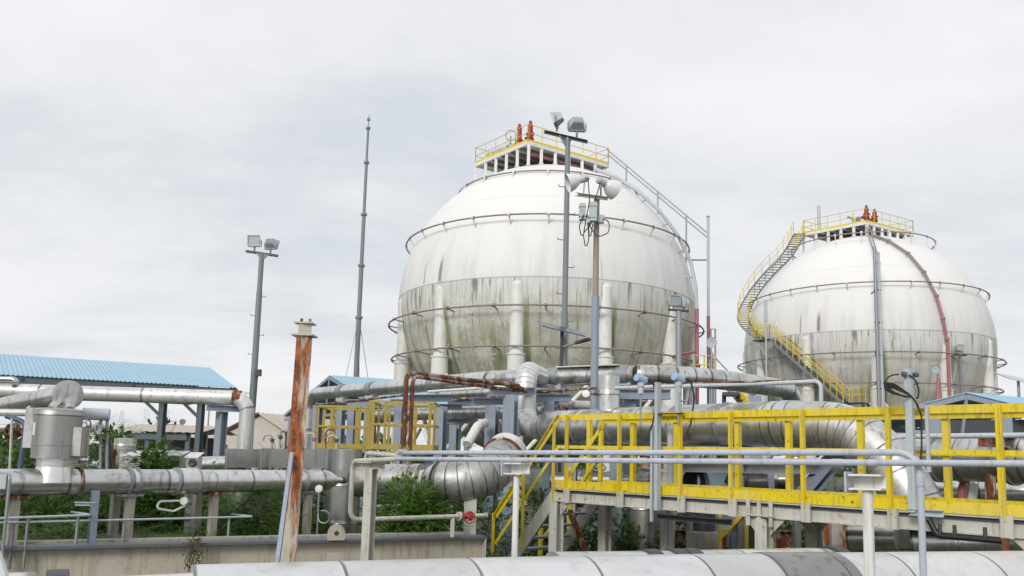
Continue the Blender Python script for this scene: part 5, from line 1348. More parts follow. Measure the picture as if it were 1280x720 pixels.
# ------------------------------------------------------------------ bushes at the left
k = 0
for lb, px, py, d, rx, h, n, leaf, mat, fern in (
    ('feathery green shrub standing tallest against the long pipe, left of the rusted column', 298, 672, 11.0, .42, .85, 1900, .045, 'leaf_pale', .6),
    ('leafy bush filling the gap under the rusty pipe and the big elbow', 512, 672, 11.5, .55, .85, 1700, .075, 'leaf', .1),
    ('sprawling shrub at the foot of the far left concrete post', 66, 674, 9.7, .42, .36, 900, .05, 'leaf_pale', .5),
    ('small shrub spilling over the kerb at the left edge', 2, 674, 9.2, .3, .3, 600, .05, 'leaf', .5),
    ('broad leaved fresh green plant growing up between the lidded boxes', 188, 600, 12.8, .32, .42, 700, .1, 'leaf_pale', .1),
    ('shrub behind the clad vessel at the left edge', 20, 612, 13.5, .75, .75, 1300, .09, 'leaf', .2),
    ('green bush in the shade of the long pipe, left of the twin posts', 105, 672, 12.2, .9, .7, 1200, .07, 'leaf', .3),
    ('wide bush behind the twin concrete posts', 205, 672, 12.8, .8, .72, 1200, .07, 'leaf', .3),
    ('mid green bush right of the twin concrete posts, behind the feathery shrub', 255, 672, 13.0, .6, .7, 900, .07, 'leaf', .3),
    ('dark bush just behind the rusted column', 368, 674, 13.0, .75, .8, 1400, .07, 'leaf_dark', .3),
    ('feathery shrub touching the left side of the rusted column', 337, 674, 11.3, .3, .6, 800, .045, 'leaf_pale', .6),
    ('low weeds along the kerb below the long pipe, in front of the twin posts', 225, 676, 10.2, .5, .3, 700, .04, 'leaf', .6),
    ('low plant at the foot of the upright trunk pipe', 402, 672, 12.0, .26, .38, 500, .05, 'leaf', .3),
    ('low fern spreading along the kerb beside the first concrete post', 40, 676, 9.5, .3, .25, 600, .04, 'leaf_pale', .7),
    ('low fern along the kerb in front of the slate blue short post', 130, 677, 9.9, .35, .22, 600, .04, 'leaf', .7),
    ('low grassy weeds along the kerb below the little hanging drain tube', 180, 677, 10.1, .3, .22, 500, .04, 'leaf_pale', .6),
    ('light green weed between kerb and right twin post', 262, 676, 10.6, .28, .34, 600, .045, 'leaf_pale', .5),
    ('mid green bush at far left behind the first concrete post', 0, 672, 11.5, .8, .7, 1100, .07, 'leaf', .3),
    ('tuft of leaves beside the drum legs on the long pipe', 133, 592, 12.6, .18, .4, 350, .06, 'leaf_pale', .2),
    ('little tuft growing at the foot of the slate column', 274, 592, 14.3, .22, .3, 350, .06, 'leaf_pale', .2)):
    q = P(px, py, d); k += 1
    zb_ = hb-.05 if py > 640 else q.z
    if py <= 640: zb_ = hb
    h_ = h if py > 640 else (q.z-hb)+h
    bush(lb, (q.x, q.y, zb_), rx, rx*.8, h_, int(n*1.9), leaf*1.3, mat, seed=k, fern=fern)

m = MB(); q0, q1 = P(118, 646, 12.2), P(395, 646, 13.0); m.tube([q0, q1], .035, 10); rt = thing('black_pipe', 'black pipe lying low behind the concrete posts of the long left pipe', 'pipe', Vector((q0.x, q0.y, hb))); part('tube', m, MT['rubber'], rt)
for f_ in (.1, .5, .9): q = q0.lerp(q1, f_); m = MB(); m.beam((q.x, q.y, hb), q, prof_rect(.05, .05)); part('stand', m, MT['dark'], rt)
# dead vine hanging over the cream beam
q = on_line(251, SA-snv*.14, SB-snv*.14); q.z = zs+.02; rng = random.Random(5)
rt = thing('dead_vine', 'dark withered vine hanging over the cream beam below the feathery shrub', 'vine', q)
m = MB()
for j in range(9):
    a_ = q+sdv*rng.uniform(-.05, .05)+snv*.1; pts_ = [a_, a_-snv*.13+Vector((0, 0, .015))]
    for i in range(5): pts_.append(pts_[-1]+sdv*rng.uniform(-.035, .035)+Vector((0, 0, -rng.uniform(.04, .075))))
    m.tube(pts_, .006, 5)
part('stem', m, MT['stem'], rt)
m = MB()
for j in range(90): leaf_card(m, q+sdv*rng.gauss(0, .05)-snv*rng.uniform(.02, .06)+Vector((0, 0, -rng.uniform(-.03, .3))), .035, .02, rv(rng), rv(rng).normalized())
part('foliage', m, m_plain('withered_leaf', (.05, .035, .02), .8), rt)
# white corner of a nearby sheet at the bottom left
m = MB(); m.plate([P(-60, 640, 3.0), P(-60, 760, 2.8), P(24, 760, 2.8), P(2, 690, 3.0)], .04); q = P(-20, 700, 2.9)
rt = thing('white_panel', 'plain white panel corner poking in at the bottom left edge', 'panel', Vector((q.x, q.y, 0))); part('sheet', m, MT['lampwhite'], rt)
m = MB(); m.beam((q.x-.1, q.y, 0), (q.x-.1, q.y, q.z-.1), prof_rect(.05, .05)); part('leg', m, MT['galv'], rt)
# ------------------------------------------------------------------ pipe rack in the middle distance
zr = EYE+1.83
pp = [PZ(388, 493, zr), PZ(612, 474, zr), PZ(795, 468.5, zr), PZ(868, 470, zr), PZ(985, 486.5, zr)]
rt = thing('rack_pipe', 'long silver pipe on the slate rack, sweeping from the blue gable past both tanks', 'pipe', Vector((pp[2].x, pp[2].y, 0)))
dn = Vector((pp[0].x, pp[0].y, zr-3.0)); de = (pp[4]-pp[3]).normalized(); en = pp[4]+de*.35
m = MB(); m.tube([dn, pp[0], pp[1]], .2, 28, fillet=[.5], n=8); part('left_run', m, MT['clad'], rt)
m = MB(); m.tube([pp[1], pp[2]], .205, 28); part('middle_run', m, MT['clad_mossy'], rt)
m = MB(); m.tube([pp[2], pp[3], en, Vector((en.x, en.y, 1.0))], .225, 32, fillet=[3.2, .6], n=12, gore=2.2); part('right_run', m, MT['clad_dirty'], rt)
for px_ in (424, 461, 540, 692, 779):
    seg_ = (pp[0], pp[1]) if px_ < 612 else (pp[1], pp[2]); q = on_line(px_, *seg_); q.z = zr; dd = (seg_[1]-seg_[0]).normalized()
    m = MB(); m.tube([q-dd*.13, q+dd*.13], .225, 28); c_ = part('saddle_clamp', m, MT['galv'], rt)
    m = MB(); m.box(q-Vector((0, 0, .24)), (.4, .22, .12), math.atan2(dd.y, dd.x)); part('shoe', m, MT['lightgrey'], c_)
for a_, c_ in ((698, 776),):
    q0, q1 = on_line(a_, pp[1], pp[2]), on_line(c_, pp[1], pp[2]); q0.z = q1.z = zr+.215
    m = MB(); m.beam(q0, q1, prof_rect(.42, .02)); part('rain_cover', m, MT['white'], rt)
def ppipe(pts, r, mat, label, name='pipe_run', fillet=.3, group='pipes on the slate rack', seg=18, bands=0, bm='galv'):
    rt = thing(name, label, 'pipe', Vector((pts[0].x, pts[0].y, 0)), group); m = MB(); m.tube(pts, r, seg, fillet=fillet); part('jacket', m, MT[mat], rt)
    for k in range(bands):
        q = pts[0].lerp(pts[1], (k+.5)/bands); dd = (pts[1]-pts[0]).normalized(); m = MB(); m.tube([q-dd*.03, q+dd*.03], r*1.1, seg); part('band', m, MT[bm], rt)
    return rt
ppipe([P(552, 493.5, 21.5), P(620, 490, 19.8), P(690, 486, 18.6)], .1, 'clad_mossy', 'mossy pipe just under the long rack pipe, left of the big riser')
ppipe([P(470, 519, 24.5), P(560, 516.5, 22.2), P(650, 514, 20.2)], .17, 'clad_dirty', 'silver pipe one level lower on the rack, crossing behind the slate columns', bands=3)
ppipe([P(536, 489.5, 18.5), P(645, 482, 16.8)], .028, 'white', 'thin white pipe above the slate beams, left of the big riser', seg=10)
ppipe([P(400, 506, 22), P(505, 494, 19.2)], .03, 'rust_heavy', 'thin rusty pipe under the left part of the long rack pipe', seg=10)
ppipe([P(566, 500, 20), P(640, 494.5, 18)], .022, 'rust_heavy', 'thin rusty pipe lying on the slate beams left of the big riser', seg=8)
ppipe([P(672, 490, 18.2), P(745, 485, 16.6)], .025, 'rust_heavy', 'thin rusty pipe lying on the slate beams right of the big riser', seg=8)
ppipe([P(600, 537, 20.5), P(648, 534, 17.6)], .2, 'clad_mossy', 'short olive stained pipe behind the slate columns beside the riser foot', bands=2, bm='rust_heavy')
ppipe([P(690, 505, 20), P(750, 507, 18.5)], .1, 'pipe_white', 'short white pipe behind the first gauge, right of the riser')
ppipe([P(769, 485, 14.6), P(940, 480, 13.6), P(1026, 476.5, 13.0), P(1027, 530, 13.0)], .034, 'lightgrey', 'thin pale pipe elbowing down in front of the farther tank', name='thin_pipe', fillet=.1, seg=12)
ppipe([P(775, 482.5, 14.65), P(1020, 474.3, 13.1)], .018, 'rust_heavy', 'thin rusty pipe lying on top of the thin pale elbowed pipe', name='thin_pipe', seg=8)
def rframe(label, cols, beams, mat='slate', w=.24):
    """slate steel bent: cols (px, d, y of the top), beams (x0, d0, x1, d1, y, depth)"""
    q = P(cols[0][0], 560, cols[0][1]); rt = thing('pipe_rack_frame', label, 'steel frame', Vector((q.x, q.y, 0)), 'slate blue pipe rack frames')
    for px, d, yt in cols:
        q = P(px, yt, d); m = MB(); m.beam((q.x, q.y, 0), q, prof_H(w, w, .02), up=(.35, 1, 0)); part('column', m, MT[mat], rt)
        m = MB(); m.box((q.x, q.y, .015), (.4, .4, .03)); part('base_plate', m, MT[mat], rt)
    for x0, d0, x1, d1, y0, y1, h in beams:
        m = MB(); m.beam(P(x0, y0, d0), P(x1, y1, d1), prof_H(.18, h, .02)); part('cross_beam', m, MT[mat], rt)
rframe('slate frame standing directly right of the yellow cage', [(551, 19.0, 508)], [(510, 18.7, 566, 19.6, 498, 497.5, .17), (542, 19.0, 577, 20.3, 508.5, 509, .14)])
rframe('slate frame with a low bracket, second from the yellow cage', [(568, 22.0, 531)], [(553, 22, 592, 22.4, 527, 526, .14)], w=.2)
rframe('slim slate frame between cage and riser, its beam end poking left', [(615.5, 18.4, 507)], [(590, 18.1, 634, 19, 501.5, 502, .16)])
rframe('tallest slate frame, touching the left side of the big riser', [(638.5, 16.9, 494)], [(612, 16.6, 668, 17.6, 490, 489, .16)])
rframe('slate frame just right of the big riser', [(688.5, 18.7, 501)], [(668, 18.6, 713, 18.9, 497.5, 497, .17)])
rframe('slate frame right of the silver branch stub', [(789, 16.6, 499), (944, 17, 495)], [(774, 16.4, 838, 16.4, 493, 493, .2)])
rframe('pair of slate frames seen through the yellow cage', [(426, 21.5, 507), (441, 22.5, 507), (500, 20.5, 505), (398, 22.5, 507)], [(434, 21.5, 464, 21.5, 504, 503, .18), (395, 22.5, 450, 22.6, 507, 506, .12), (488, 20.6, 512, 20.6, 502, 502, .12)], w=.2)
m = MB(); q0, q1 = P(560, 504, 23.5), P(700, 500, 19.6); m.beam(q0, q1, prof_H(.18, .2, .02)); m2 = thing('rack_girder', 'slate girder running lengthwise along the pipe rack behind its frames', 'steel beam', q0); part('girder', m, MT['slate'], m2)
for f_ in (.1, .95):
    q = q0.lerp(q1, f_); m = MB(); m.beam((q.x, q.y, 0), (q.x, q.y, q.z-.1), prof_H(.2, .2, .02)); part('column', m, MT['slate'], m2)
valve(P(678, 512, 19.4), (1, 0, .1), .08, .14, 'pale handwheel valve between the riser and the next slate frame', MT['lampwhite'], MT['galv'], P(678, 520, 19.4))
valve(P(706, 511, 18.2), (1, 0, .1), .045, .1, 'faded red handwheel valve left of the pressure gauge', MT['dark'], MT['faded_red'], P(706, 520, 18.2))
rt = thing('pale_pipe_bend', 'white pipe stub slanting up behind the bushy elbow, below the slate frames', 'pipe', P(596, 560, 17.0))
m = MB(); m.tube([P(584, 556, 17), P(597, 533, 17.4), P(606, 529, 18)], .1, 18, fillet=.2); part('tube', m, MT['white'], rt)
m = MB(); q = P(583, 558, 17); m.tube([q, Vector((q.x, q.y, 0))], .05, 8); part('stand', m, MT['galv'], rt)

# yellow inspection cages
def cage(x0, x1, yt, yb, d, posts, backs, label):
    ymid = (yt+yb)/2-2; rt = thing('guard_cage', label, 'guard rail', P((x0+x1)/2, yb, d), 'old yellow guard cages'); dep = .95
    zt_, zb_, zm_ = P(x0, yt, d).z, P(x0, yb, d).z, P(x0, ymid, d).z
    def F(px, z, b=0): q = P(px, (yt+yb)/2, d+b); return Vector((q.x, q.y, z))
    bx0, bx1 = x0+9, x1+6
    for zz, nm, h in ((zt_, 'top_rail', .04), (zm_, 'mid_rail', .035), (zb_+.06, 'toe_board', .1)):
        m = MB(); c = [F(x0, zz), F(x1, zz), F(bx1, zz, dep), F(bx0, zz, dep)]
        for a_, c_ in zip(c, c[1:]+c[:1]): m.beam(a_, c_, prof_rect(.035, h))
        part(nm, m, MT['yellow_old'], rt)
    for px in posts: m = MB(); m.beam(F(px, zb_), F(px, zt_+.02), prof_L(.058, .058, .01), up=(1, .2, 0)); part('post', m, MT['yellow_old'], rt)
    for px in backs: m = MB(); m.beam(F(px, zb_, dep), F(px, zt_+.02, dep), prof_L(.055, .055, .01), up=(1, .2, 0)); part('post', m, MT['yellow_old'], rt)
    m = MB(); m.plate([F(x0, zb_-.02), F(x1, zb_-.02), F(bx1, zb_-.02, dep), F(bx0, zb_-.02, dep)], .04, (0, 0, -1)); part('floor', m, MT['yellow_old'], rt)
    for px in (x0+4, x1-4): q = F(px, zb_-.04, .4); m = MB(); m.beam((q.x, q.y, 0), q, prof_H(.15, .15)); part('leg', m, MT['slate'], rt)
cage(397, 461, 507.5, 561, 16.0, (397, 416, 447.5, 460), (406, 420, 451, 466), 'left and lower of the two old yellow guard cages, behind the rusted column')
cage(464, 542, 501.5, 562, 15.4, (464, 468, 483.5, 517, 539), (475, 488, 521, 545), 'right and taller of the two old yellow guard cages, behind the rusty pipe')

# ------------------------------------------------------------------ blue roofed sheds
def sheet(mb, a0, a1, b0, b1, pitch=.15, amp=.014, th=.015):
    """corrugated roof sheet between eave a0-a1 and ridge b0-b1"""
    n = max(2, int((a1-a0).length/pitch*4)); up_ = (a1-a0).cross(b0-a0).normalized(); up_ = up_ if up_.z > 0 else -up_
    vs = []
    for i in range(n+1):
        t = i/n; o = up_*(amp*math.sin(i*math.pi/2)); vs += [a0.lerp(a1, t)+o, b0.lerp(b1, t)+o]
    k = len(vs); vs += [v-up_*th for v in vs]
    fs = []
    for i in range(n):
        a, b, c, d_ = 2*i, 2*i+2, 2*i+3, 2*i+1; fs += [(a, b, c, d_), (k+d_, k+c, k+b, k+a), (a, k+a, k+b, b), (d_, c, k+c, k+d_)]
    fs += [(0, 1, k+1, k), (2*n, k+2*n, k+2*n+1, 2*n+1)]
    mb.add(vs, fs, False); return mb
def gable_shed(label, r0, r1, foff, boff, posts, name='blue_roof_shed', roofm='roof', steel='slate', fascia=.18, group='open sheds with blue sheet roofs', gables=(0, 1), pitch=.15):
    """open shed: ridge r0-r1, front and back eaves at an offset from the ridge"""
    foff, boff = Vector(foff), Vector(boff); f0, f1, b0, b1 = r0+foff, r1+foff, r0+boff, r1+boff
    rt = thing(name, label, 'shed', Vector((f0.lerp(f1, .5).x, f0.y, 0)), group)
    m = MB(); sheet(m, f0, f1, r0, r1, pitch); part('front_roof_slope', m, MT[roofm], rt)
    m = MB(); sheet(m, b0, b1, r0, r1, pitch); part('back_roof_slope', m, MT[roofm], rt)
    dn_ = Vector((0, 0, -.06-fascia/2))
    for a_, c_ in ((f0, f1), (b0, b1)): m = MB(); m.beam(a_.lerp(r0, .03)+dn_, c_.lerp(r1, .03)+dn_, prof_rect(.08, fascia)); part('eave_beam', m, MT[steel], rt)
    for r_, f_, b_ in ((r0, f0, b0), (r1, f1, b1)):
        m = MB(); dz = Vector((0, 0, -.1)); m.beam(f_+dz, r_+dz, prof_rect(.07, .12)); m.beam(r_+dz, b_+dz, prof_rect(.07, .12)); m.beam(f_+dz*3, b_+dz*3, prof_rect(.07, .12)); m.beam(r_+dz, (f_+b_)/2+dz*3, prof_rect(.06, .06)); part('gable_truss', m, MT[steel], rt)
    for f_ in (.33, .66):
        a_, c_ = f0.lerp(f1, f_), b0.lerp(b1, f_); r_ = r0.lerp(r1, f_); dz = Vector((0, 0, -.1)); m = MB(); m.beam(a_+dz, r_+dz, prof_rect(.06, .1)); m.beam(r_+dz, c_+dz, prof_rect(.06, .1)); part('rafter', m, MT[steel], rt)
    m = MB()
    for a_, c_, e_, g_ in ((f0, f1, r0, r1), (b0, b1, r0, r1)):
        for t in (.25, .5, .75): m.beam(a_.lerp(e_, t)+Vector((0, 0, -.07)), c_.lerp(g_, t)+Vector((0, 0, -.07)), prof_rect(.05, .08))
    part('purlin', m, MT[steel], rt)
    for q in posts:
        m = MB(); m.beam((q.x, q.y, 0), q, prof_H(.19, .19, .02), up=(.3, 1, 0)); part('column', m, MT[steel], rt)
    return rt, f0, f1, b0, b1
MT['shedsteel'] = m_plain('dark_blue_grey_steel', (.12, .145, .165), .5)
ez = EYE+2.05
E0, E1 = PZ(-120, 463, ez), PZ(298, 483, ez)
rz = EYE+2.98
G0, G1 = PZ(-120, 434.5, rz), PZ(263, 459.5, rz)

fo = ((E0-G0)+(E1-G1))/2
posts = []
for px_, yb_ in ((199, 0), (247, 0), (60, 0), (-40, 0)):
    q = on_line(px_, G0+fo*.86, G1+fo*.86, ez-.1); posts.append(q)
    q = on_line(px_, G0-Vector((fo.x, fo.y, 0))*.86, G1-Vector((fo.x, fo.y, 0))*.86, ez-.1); posts.append(q)
rt, f0, f1, b0, b1 = gable_shed('long open shed at the left with a bright blue corrugated roof', G0, G1, fo, (-fo.x, -fo.y, fo.z), posts, steel='shedsteel', fascia=.3, pitch=.13)
for q in (posts[0], posts[2]):
    dd = (G1-G0).normalized(); m = MB(); m.beam(q-Vector((0, 0, 1.0)), q-dd*.95-Vector((0, 0, .12)), prof_rect(.09, .1)); part('knee_brace', m, MT['shedsteel'], rt)
a0 = P(412, 469, 37); a1 = PZ(520, 476, a0.z)
gable_shed('open shed with a blue gable roof, behind the yellow cages', a0, a1, (2.5, -3.1, -1.35), (-2.7, 3.1, -1.6), [a0+Vector((2.2, -2.7, -1.5)), a0+Vector((-2.3, 2.7, -1.75)), a1+Vector((2.2, -2.7, -1.5)), a1+Vector((-2.3, 2.7, -1.75))])
a0 = P(1208, 490.5, 20); a1 = PZ(1330, 502, a0.z)
rt, f0, f1, b0, b1 = gable_shed('open shed with a blue gable roof behind the right end of the yellow railing', a0, a1, (1.9, -1.6, -.75), (-2.2, 1.6, -.72), [a0+Vector((1.6, -1.35, -.8)), a0+Vector((-1.9, 1.35, -.8)), a1+Vector((1.6, -1.35, -.8)), a1+Vector((-1.9, 1.35, -.8))], fascia=.3)
m = MB(); q0, q1 = P(1150, 533, 20.5), P(1330, 533, 19.5); m.beam(q0, q1, prof_rect(.3, .3)); part('lower_beam', m, MT['dark'], rt)
m = MB(); m.beam(q0+Vector((0, -.2, .22)), q1+Vector((0, -.2, .22)), prof_rect(.06, .05)); part('rusty_rail', m, MT['rust_heavy'], rt)
for px_ in (1167, 1178, 1258):
    q = P(px_, 520, 18.5); m = MB(); m.beam((q.x, q.y, 0), q, prof_H(.18, .18, .02), up=(.3, 1, 0)); part('column', m, MT['slate'], rt)

# houses far behind, left
def house(label, x0, x1, yr, ye, d, dep, gx=None, open_=False, yw=0):
    """long house: ridge from x0 to x1 at height yr, eave at ye, facing us"""
    r0, r1 = P(x0, yr, d+dep/2), P(x1, yr, d+dep/2); r1.z = r0.z; e = P((x0+x1)/2, ye, d); drop = r0.z-e.z
    rt = thing('low_house', label, 'house', Vector(((r0.x+r1.x)/2, d, 0)), 'low houses beyond the plant')
    f0, f1 = Vector((r0.x-.6, d, e.z)), Vector((r1.x+.6, d, e.z)); b0, b1 = f0+Vector((0, dep, 0)), f1+Vector((0, dep, 0)); r0.x -= .6; r1.x += .6
    m = MB(); sheet(m, f0, f1, r0, r1, .4, .018); sheet(m, b0, b1, r0, r1, .4, .018); part('roof', m, MT['beigeroof'], rt)
    w0, w1 = r0.x+.7, r1.x-.7
    if open_:
        for t in (0, .33, .66, 1):
            for yy in (d+.4, d+dep-.4): m = MB(); m.beam((w0+(w1-w0)*t, yy, 0), (w0+(w1-w0)*t, yy, e.z), prof_rect(.2, .2)); part('post', m, MT['shedsteel'], rt)
        m = MB(); m.beam((w0, d+.3, e.z-.25), (w1, d+.3, e.z-.25), prof_rect(.2, .3)); part('eave_beam', m, MT['shedsteel'], rt)
        m = MB(); m.beam((w0, d+dep/2, e.z-.9), (w1, d+dep/2, e.z-.9), prof_rect(.15, .2)); part('tie_beam', m, MT['slate'], rt)
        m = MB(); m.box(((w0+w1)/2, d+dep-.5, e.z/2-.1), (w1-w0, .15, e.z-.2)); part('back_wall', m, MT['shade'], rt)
    else:
        m = MB(); y0, y1 = d+.5, d+dep-.5; zt = e.z-.05
        m.add([(w0, y0, 0), (w1, y0, 0), (w1, y1, 0), (w0, y1, 0), (w0, y0, zt), (w1, y0, zt), (w1, y1, zt), (w0, y1, zt), (w0, d+dep/2, r0.z-.2), (w1, d+dep/2, r0.z-.2)], [(0, 1, 5, 4), (2, 3, 7, 6), (1, 2, 6, 9, 5), (3, 0, 4, 8, 7)]); part('wall', m, MT['plaster'], rt)
        n = max(2, int((w1-w0)/3.2))
        for k in range(n):
            xx = w0+(w1-w0)*(k+.5)/n; fm = MB(); fm.box((xx, y0-.02, zt*.55), (1.3, .08, 1.2)); f_ = part('window', fm, MT['white'], rt)
            g_ = MB(); g_.box((xx, y0-.07, zt*.55), (1.1, .03, 1.0)); part('pane', g_, MT['dark'], f_)
    return rt
house('dark open shelter with a beige sheet roof beyond the shed posts', 187, 262, 530.5, 540, 42, 6, open_=True)
house('long low cream house with a beige roof, farther right of the open shelter', 248, 330, 533, 556, 66, 9)
# gabled cream house: ridge runs away from us
gx, gy = P(321, 515.5, 52), P(350, 538, 51)
rt = thing('low_house', 'cream gabled house with a beige roof behind the elbow of the overhead pipe', 'house', Vector((gx.x, 52, 0)), 'low houses beyond the plant')
rg0, rg1 = gx.copy(), PZ(392, 519, gx.z)+Vector((0, 4, 0)); rg1.y = max(rg1.y, 60)
fo_ = Vector((2.3, -1.6, gy.z-gx.z-.1)); bo_ = Vector((-3.0, 2.2, gy.z-gx.z-.1))
m = MB(); sheet(m, rg0+fo_, rg1+fo_, rg0, rg1, .5, .04); part('roof_slope', m, MT['beigeroof'], rt)
m = MB(); sheet(m, rg0+bo_, rg1+bo_, rg0, rg1, .5, .04); part('roof_slope', m, MT['beigeroof'], rt)
m = MB(); ins = (rg1-rg0).normalized()*.4; A_, B_, C_ = rg0+fo_*.85+ins, rg0+bo_*.85+ins, rg0+ins-Vector((0, 0, .15)); A_.z -= .2; B_.z -= .2
m.plate([Vector((B_.x, B_.y, 0)), Vector((A_.x, A_.y, 0)), A_, C_, B_], .25, (rg1-rg0).normalized()); part('gable_wall', m, MT['plaster'], rt)
A2 = A_+(rg1-rg0)*.9; m = MB(); m.plate([Vector((A_.x, A_.y, 0)), Vector((A2.x, A2.y, 0)), A2, A_], .2, (-.4, 1, 0)); part('side_wall', m, MT['plaster'], rt)
m = MB(); q = (A_+A2)/2; m.beam(A_+Vector((0, -.3, .05)), A2+Vector((0, -.3, .05)), prof_rect(.3, .12)); part('eave_board', m, MT['shedsteel'], rt)
b_ = P(258, 560, 45); m = MB(); m.lathe([(.06, 0), (.04, P(261, 505, 45).z)], (b_.x, b_.y, 0), seg=8); solo('thin_pole', m, MT['galv'], 'thin bare pole beyond the slate column of the overhead pipe', 'pole', Vector((b_.x, b_.y, 0)))
b_ = P(213, 560, 75); rt = thing('twin_floodlight', 'tiny distant twin floodlight above the beige roofed shelter', 'light mast', Vector((b_.x, b_.y, 0)))
zt_ = P(214, 531, 75).z; m = MB(); m.lathe([(.1, 0), (.1, zt_)], (b_.x, b_.y, 0), seg=8); m.beam((b_.x-1, b_.y, zt_), (b_.x+1, b_.y, zt_), prof_rect(.12, .12)); part('pole', m, MT['galv'], rt)
for s in (-.9, .9): m = MB(); m.lathe([(.26, -.1), (.24, .15), (.1, .25)], (b_.x+s, b_.y, zt_+.3), (0, 1, .2), 16); m.lathe([(.26, -.1), (0, -.1)], (b_.x+s, b_.y, zt_+.3), (0, 1, .2), 16); part('lamp_head', m, MT['galv'], rt)

# ------------------------------------------------------------------ right side: pipes behind the railing
zq = EYE+.14
r0_, r1_ = PZ(1120, 577, zq), P(1300, 577.5, 11.2); r0_ = P(1135, 575, 12.9); r1_.z = r0_.z = EYE+.13
ppipe([r0_, r0_.lerp(r1_, 2.2)], .325, 'clad_mossy', 'thick silver pipe behind the right end of the yellow railing', name='large_pipe', group='pipes behind the right part of the railing', seg=40, bands=4)
q0, q1 = P(1112, 545.5, 11.6), P(1300, 544, 10.6); ppipe([q0, q0.lerp(q1, 2)], .036, 'conduit', 'thin lilac pipe above the thick pipe behind the right railing', name='thin_pipe', group='pipes behind the right part of the railing', seg=12)
q0, q1 = P(1140, 617, 13.2), P(1300, 616, 12.4); ppipe([q0, q0.lerp(q1, 2)], .17, 'clad', 'lower slimmer silver pipe under the thick pipe behind the right railing', group='pipes behind the right part of the railing', seg=28, bands=2)
rt = thing('rusty_bracket', 'rusty beige support block on the thick pipe behind the right railing', 'bracket', P(1246, 560, 11.3))
m = MB(); m.beam(P(1229, 551, 11.2), P(1266, 553, 11.4), prof_C(.16, .15, .012)); part('channel', m, MT['rust_post'], rt)
m = MB(); q = P(1246, 556, 11.4); m.beam((q.x, q.y+.2, 0), (q.x, q.y+.2, q.z), prof_rect(.1, .1)); part('stand', m, MT['rust'], rt)
rt = thing('red_hydrant_valve', 'faded red valve body below the thick pipe, seen through the right railing', 'valve', P(1203, 640, 12.6))
m = MB(); m.lathe([(.09, -.2), (.09, -.15), (.05, -.12), (.07, 0), (.05, .12), (.09, .15), (.09, .2)], P(1203, 614, 12.3), (.15, 0, 1), 16); part('body', m, MT['faded_red'], rt)
m = MB(); m.beam(P(1216, 604, 12.3), P(1214, 626, 12.3), prof_rect(.12, .06)); part('white_tag', m, MT['white'], rt)
q0, q1 = P(1180, 690, 7.9), P(1300, 680, 7.4); 
m = MB(); m.tube([P(1140, 676, 9.6), P(1300, 676, 9.0), P(1420, 678, 8.8)], .2, 30); rt = thing('low_pipe', 'bright silver pipe lying low under the right end of the walkway', 'pipe', P(1180, 690, 9.4)); part('jacket', m, MT['clad'], rt)
m = MB(); q = P(1230, 690, 9.2); m.beam((q.x, q.y, 0), (q.x, q.y, q.z), prof_rect(.15, .15)); part('leg', m, MT['beige'], rt)
m = MB(); m.tube([P(1060, 672, 11), P(1120, 672, 10.7)], .16, 24); rt = thing('low_pipe', 'short white topped pipe low behind the white right post', 'pipe', P(1090, 690, 10.8)); part('jacket', m, MT['clad'], rt)
m = MB(); q = P(1090, 690, 10.85); m.beam((q.x, q.y, 0), (q.x, q.y, q.z), prof_rect(.12, .12)); part('leg', m, MT['beige'], rt)

# ------------------------------------------------------------------ machinery seen under the walkway
rt = thing('pump_skid', 'pale blue pump cabinet with a dark round opening, under and behind the walkway', 'machine', P(885, 690, 14.6))
m = MB(); a_, c_ = P(872, 668, 14.6), P(913, 588, 14.6); m.box(((a_.x+c_.x)/2, 15.0, (a_.z+c_.z)/2), (c_.x-a_.x, .8, c_.z-a_.z)); part('cabinet', m, MT['bluetank'], rt)
m = MB(); q = P(866, 602, 14.4); m.lathe([(.26, -.1), (.27, .25), (.3, .25), (.3, .0)], q, (-.35, 1, 0), 30); part('ring', m, MT['galv'], rt)
m = MB(); m.lathe([(.24, .0), (.22, .2), (0, .21)], q, (-.35, 1, 0), 30); part('opening', m, MT['rubber'], rt)
m = MB(); a_ = P(878, 690, 14.2); m.tube([Vector((a_.x, a_.y, 0)), P(880, 640, 14.2)], .18, 20); part('column_pipe', m, MT['dark'], rt)
m = MB(); m.box(P(880, 678, 14.0), (.5, .4, .34)); part('concrete_foot', m, MT['concrete'], rt)
m = MB(); m.tube([P(848, 655, 14), P(858, 640, 14.1), P(872, 650, 14)], .05, 12, fillet=.1); part('hose', m, MT['dark'], rt)
rt = thing('galvanised_trough', 'grey galvanised trough running behind the railing above the pale blue cabinet', 'trough', P(900, 600, 13.4))
m = MB(); m.beam(P(838, 581, 13.7), P(1020, 583, 12.6), prof_C(.3, .22, .012)); part('channel', m, MT['galv'], rt)
for px_ in (925, 995): q = P(px_, 590, 13.1); m = MB(); m.beam((q.x, q.y, 0), (q.x, q.y, q.z), prof_rect(.09, .09)); part('stand', m, MT['galv'], rt)
m = MB(); m.tube([P(915, 590, 13.9), P(932, 601, 13.8), P(960, 600, 13.7)], .22, 24, fillet=.3); rt = thing('rusty_elbow', 'dark rust stained pipe elbow behind the middle railing posts', 'pipe', P(935, 640, 13.8)); part('tube', m, MT['clad_rusty'], rt)
q = P(935, 606, 13.8); m = MB(); m.beam((q.x, q.y, 0), (q.x, q.y, q.z-.1), prof_rect(.12, .12)); part('leg', m, MT['dark'], rt)
rt = thing('slanted_ladder', 'slanting blue grey steel chute behind the railing, left of the white right post', 'chute', P(1020, 640, 12.2))
m = MB(); m.beam(P(1003, 622, 12.4), P(1040, 578, 12.6), prof_C(.34, .12, .012)); part('chute', m, MT['slate'], rt)
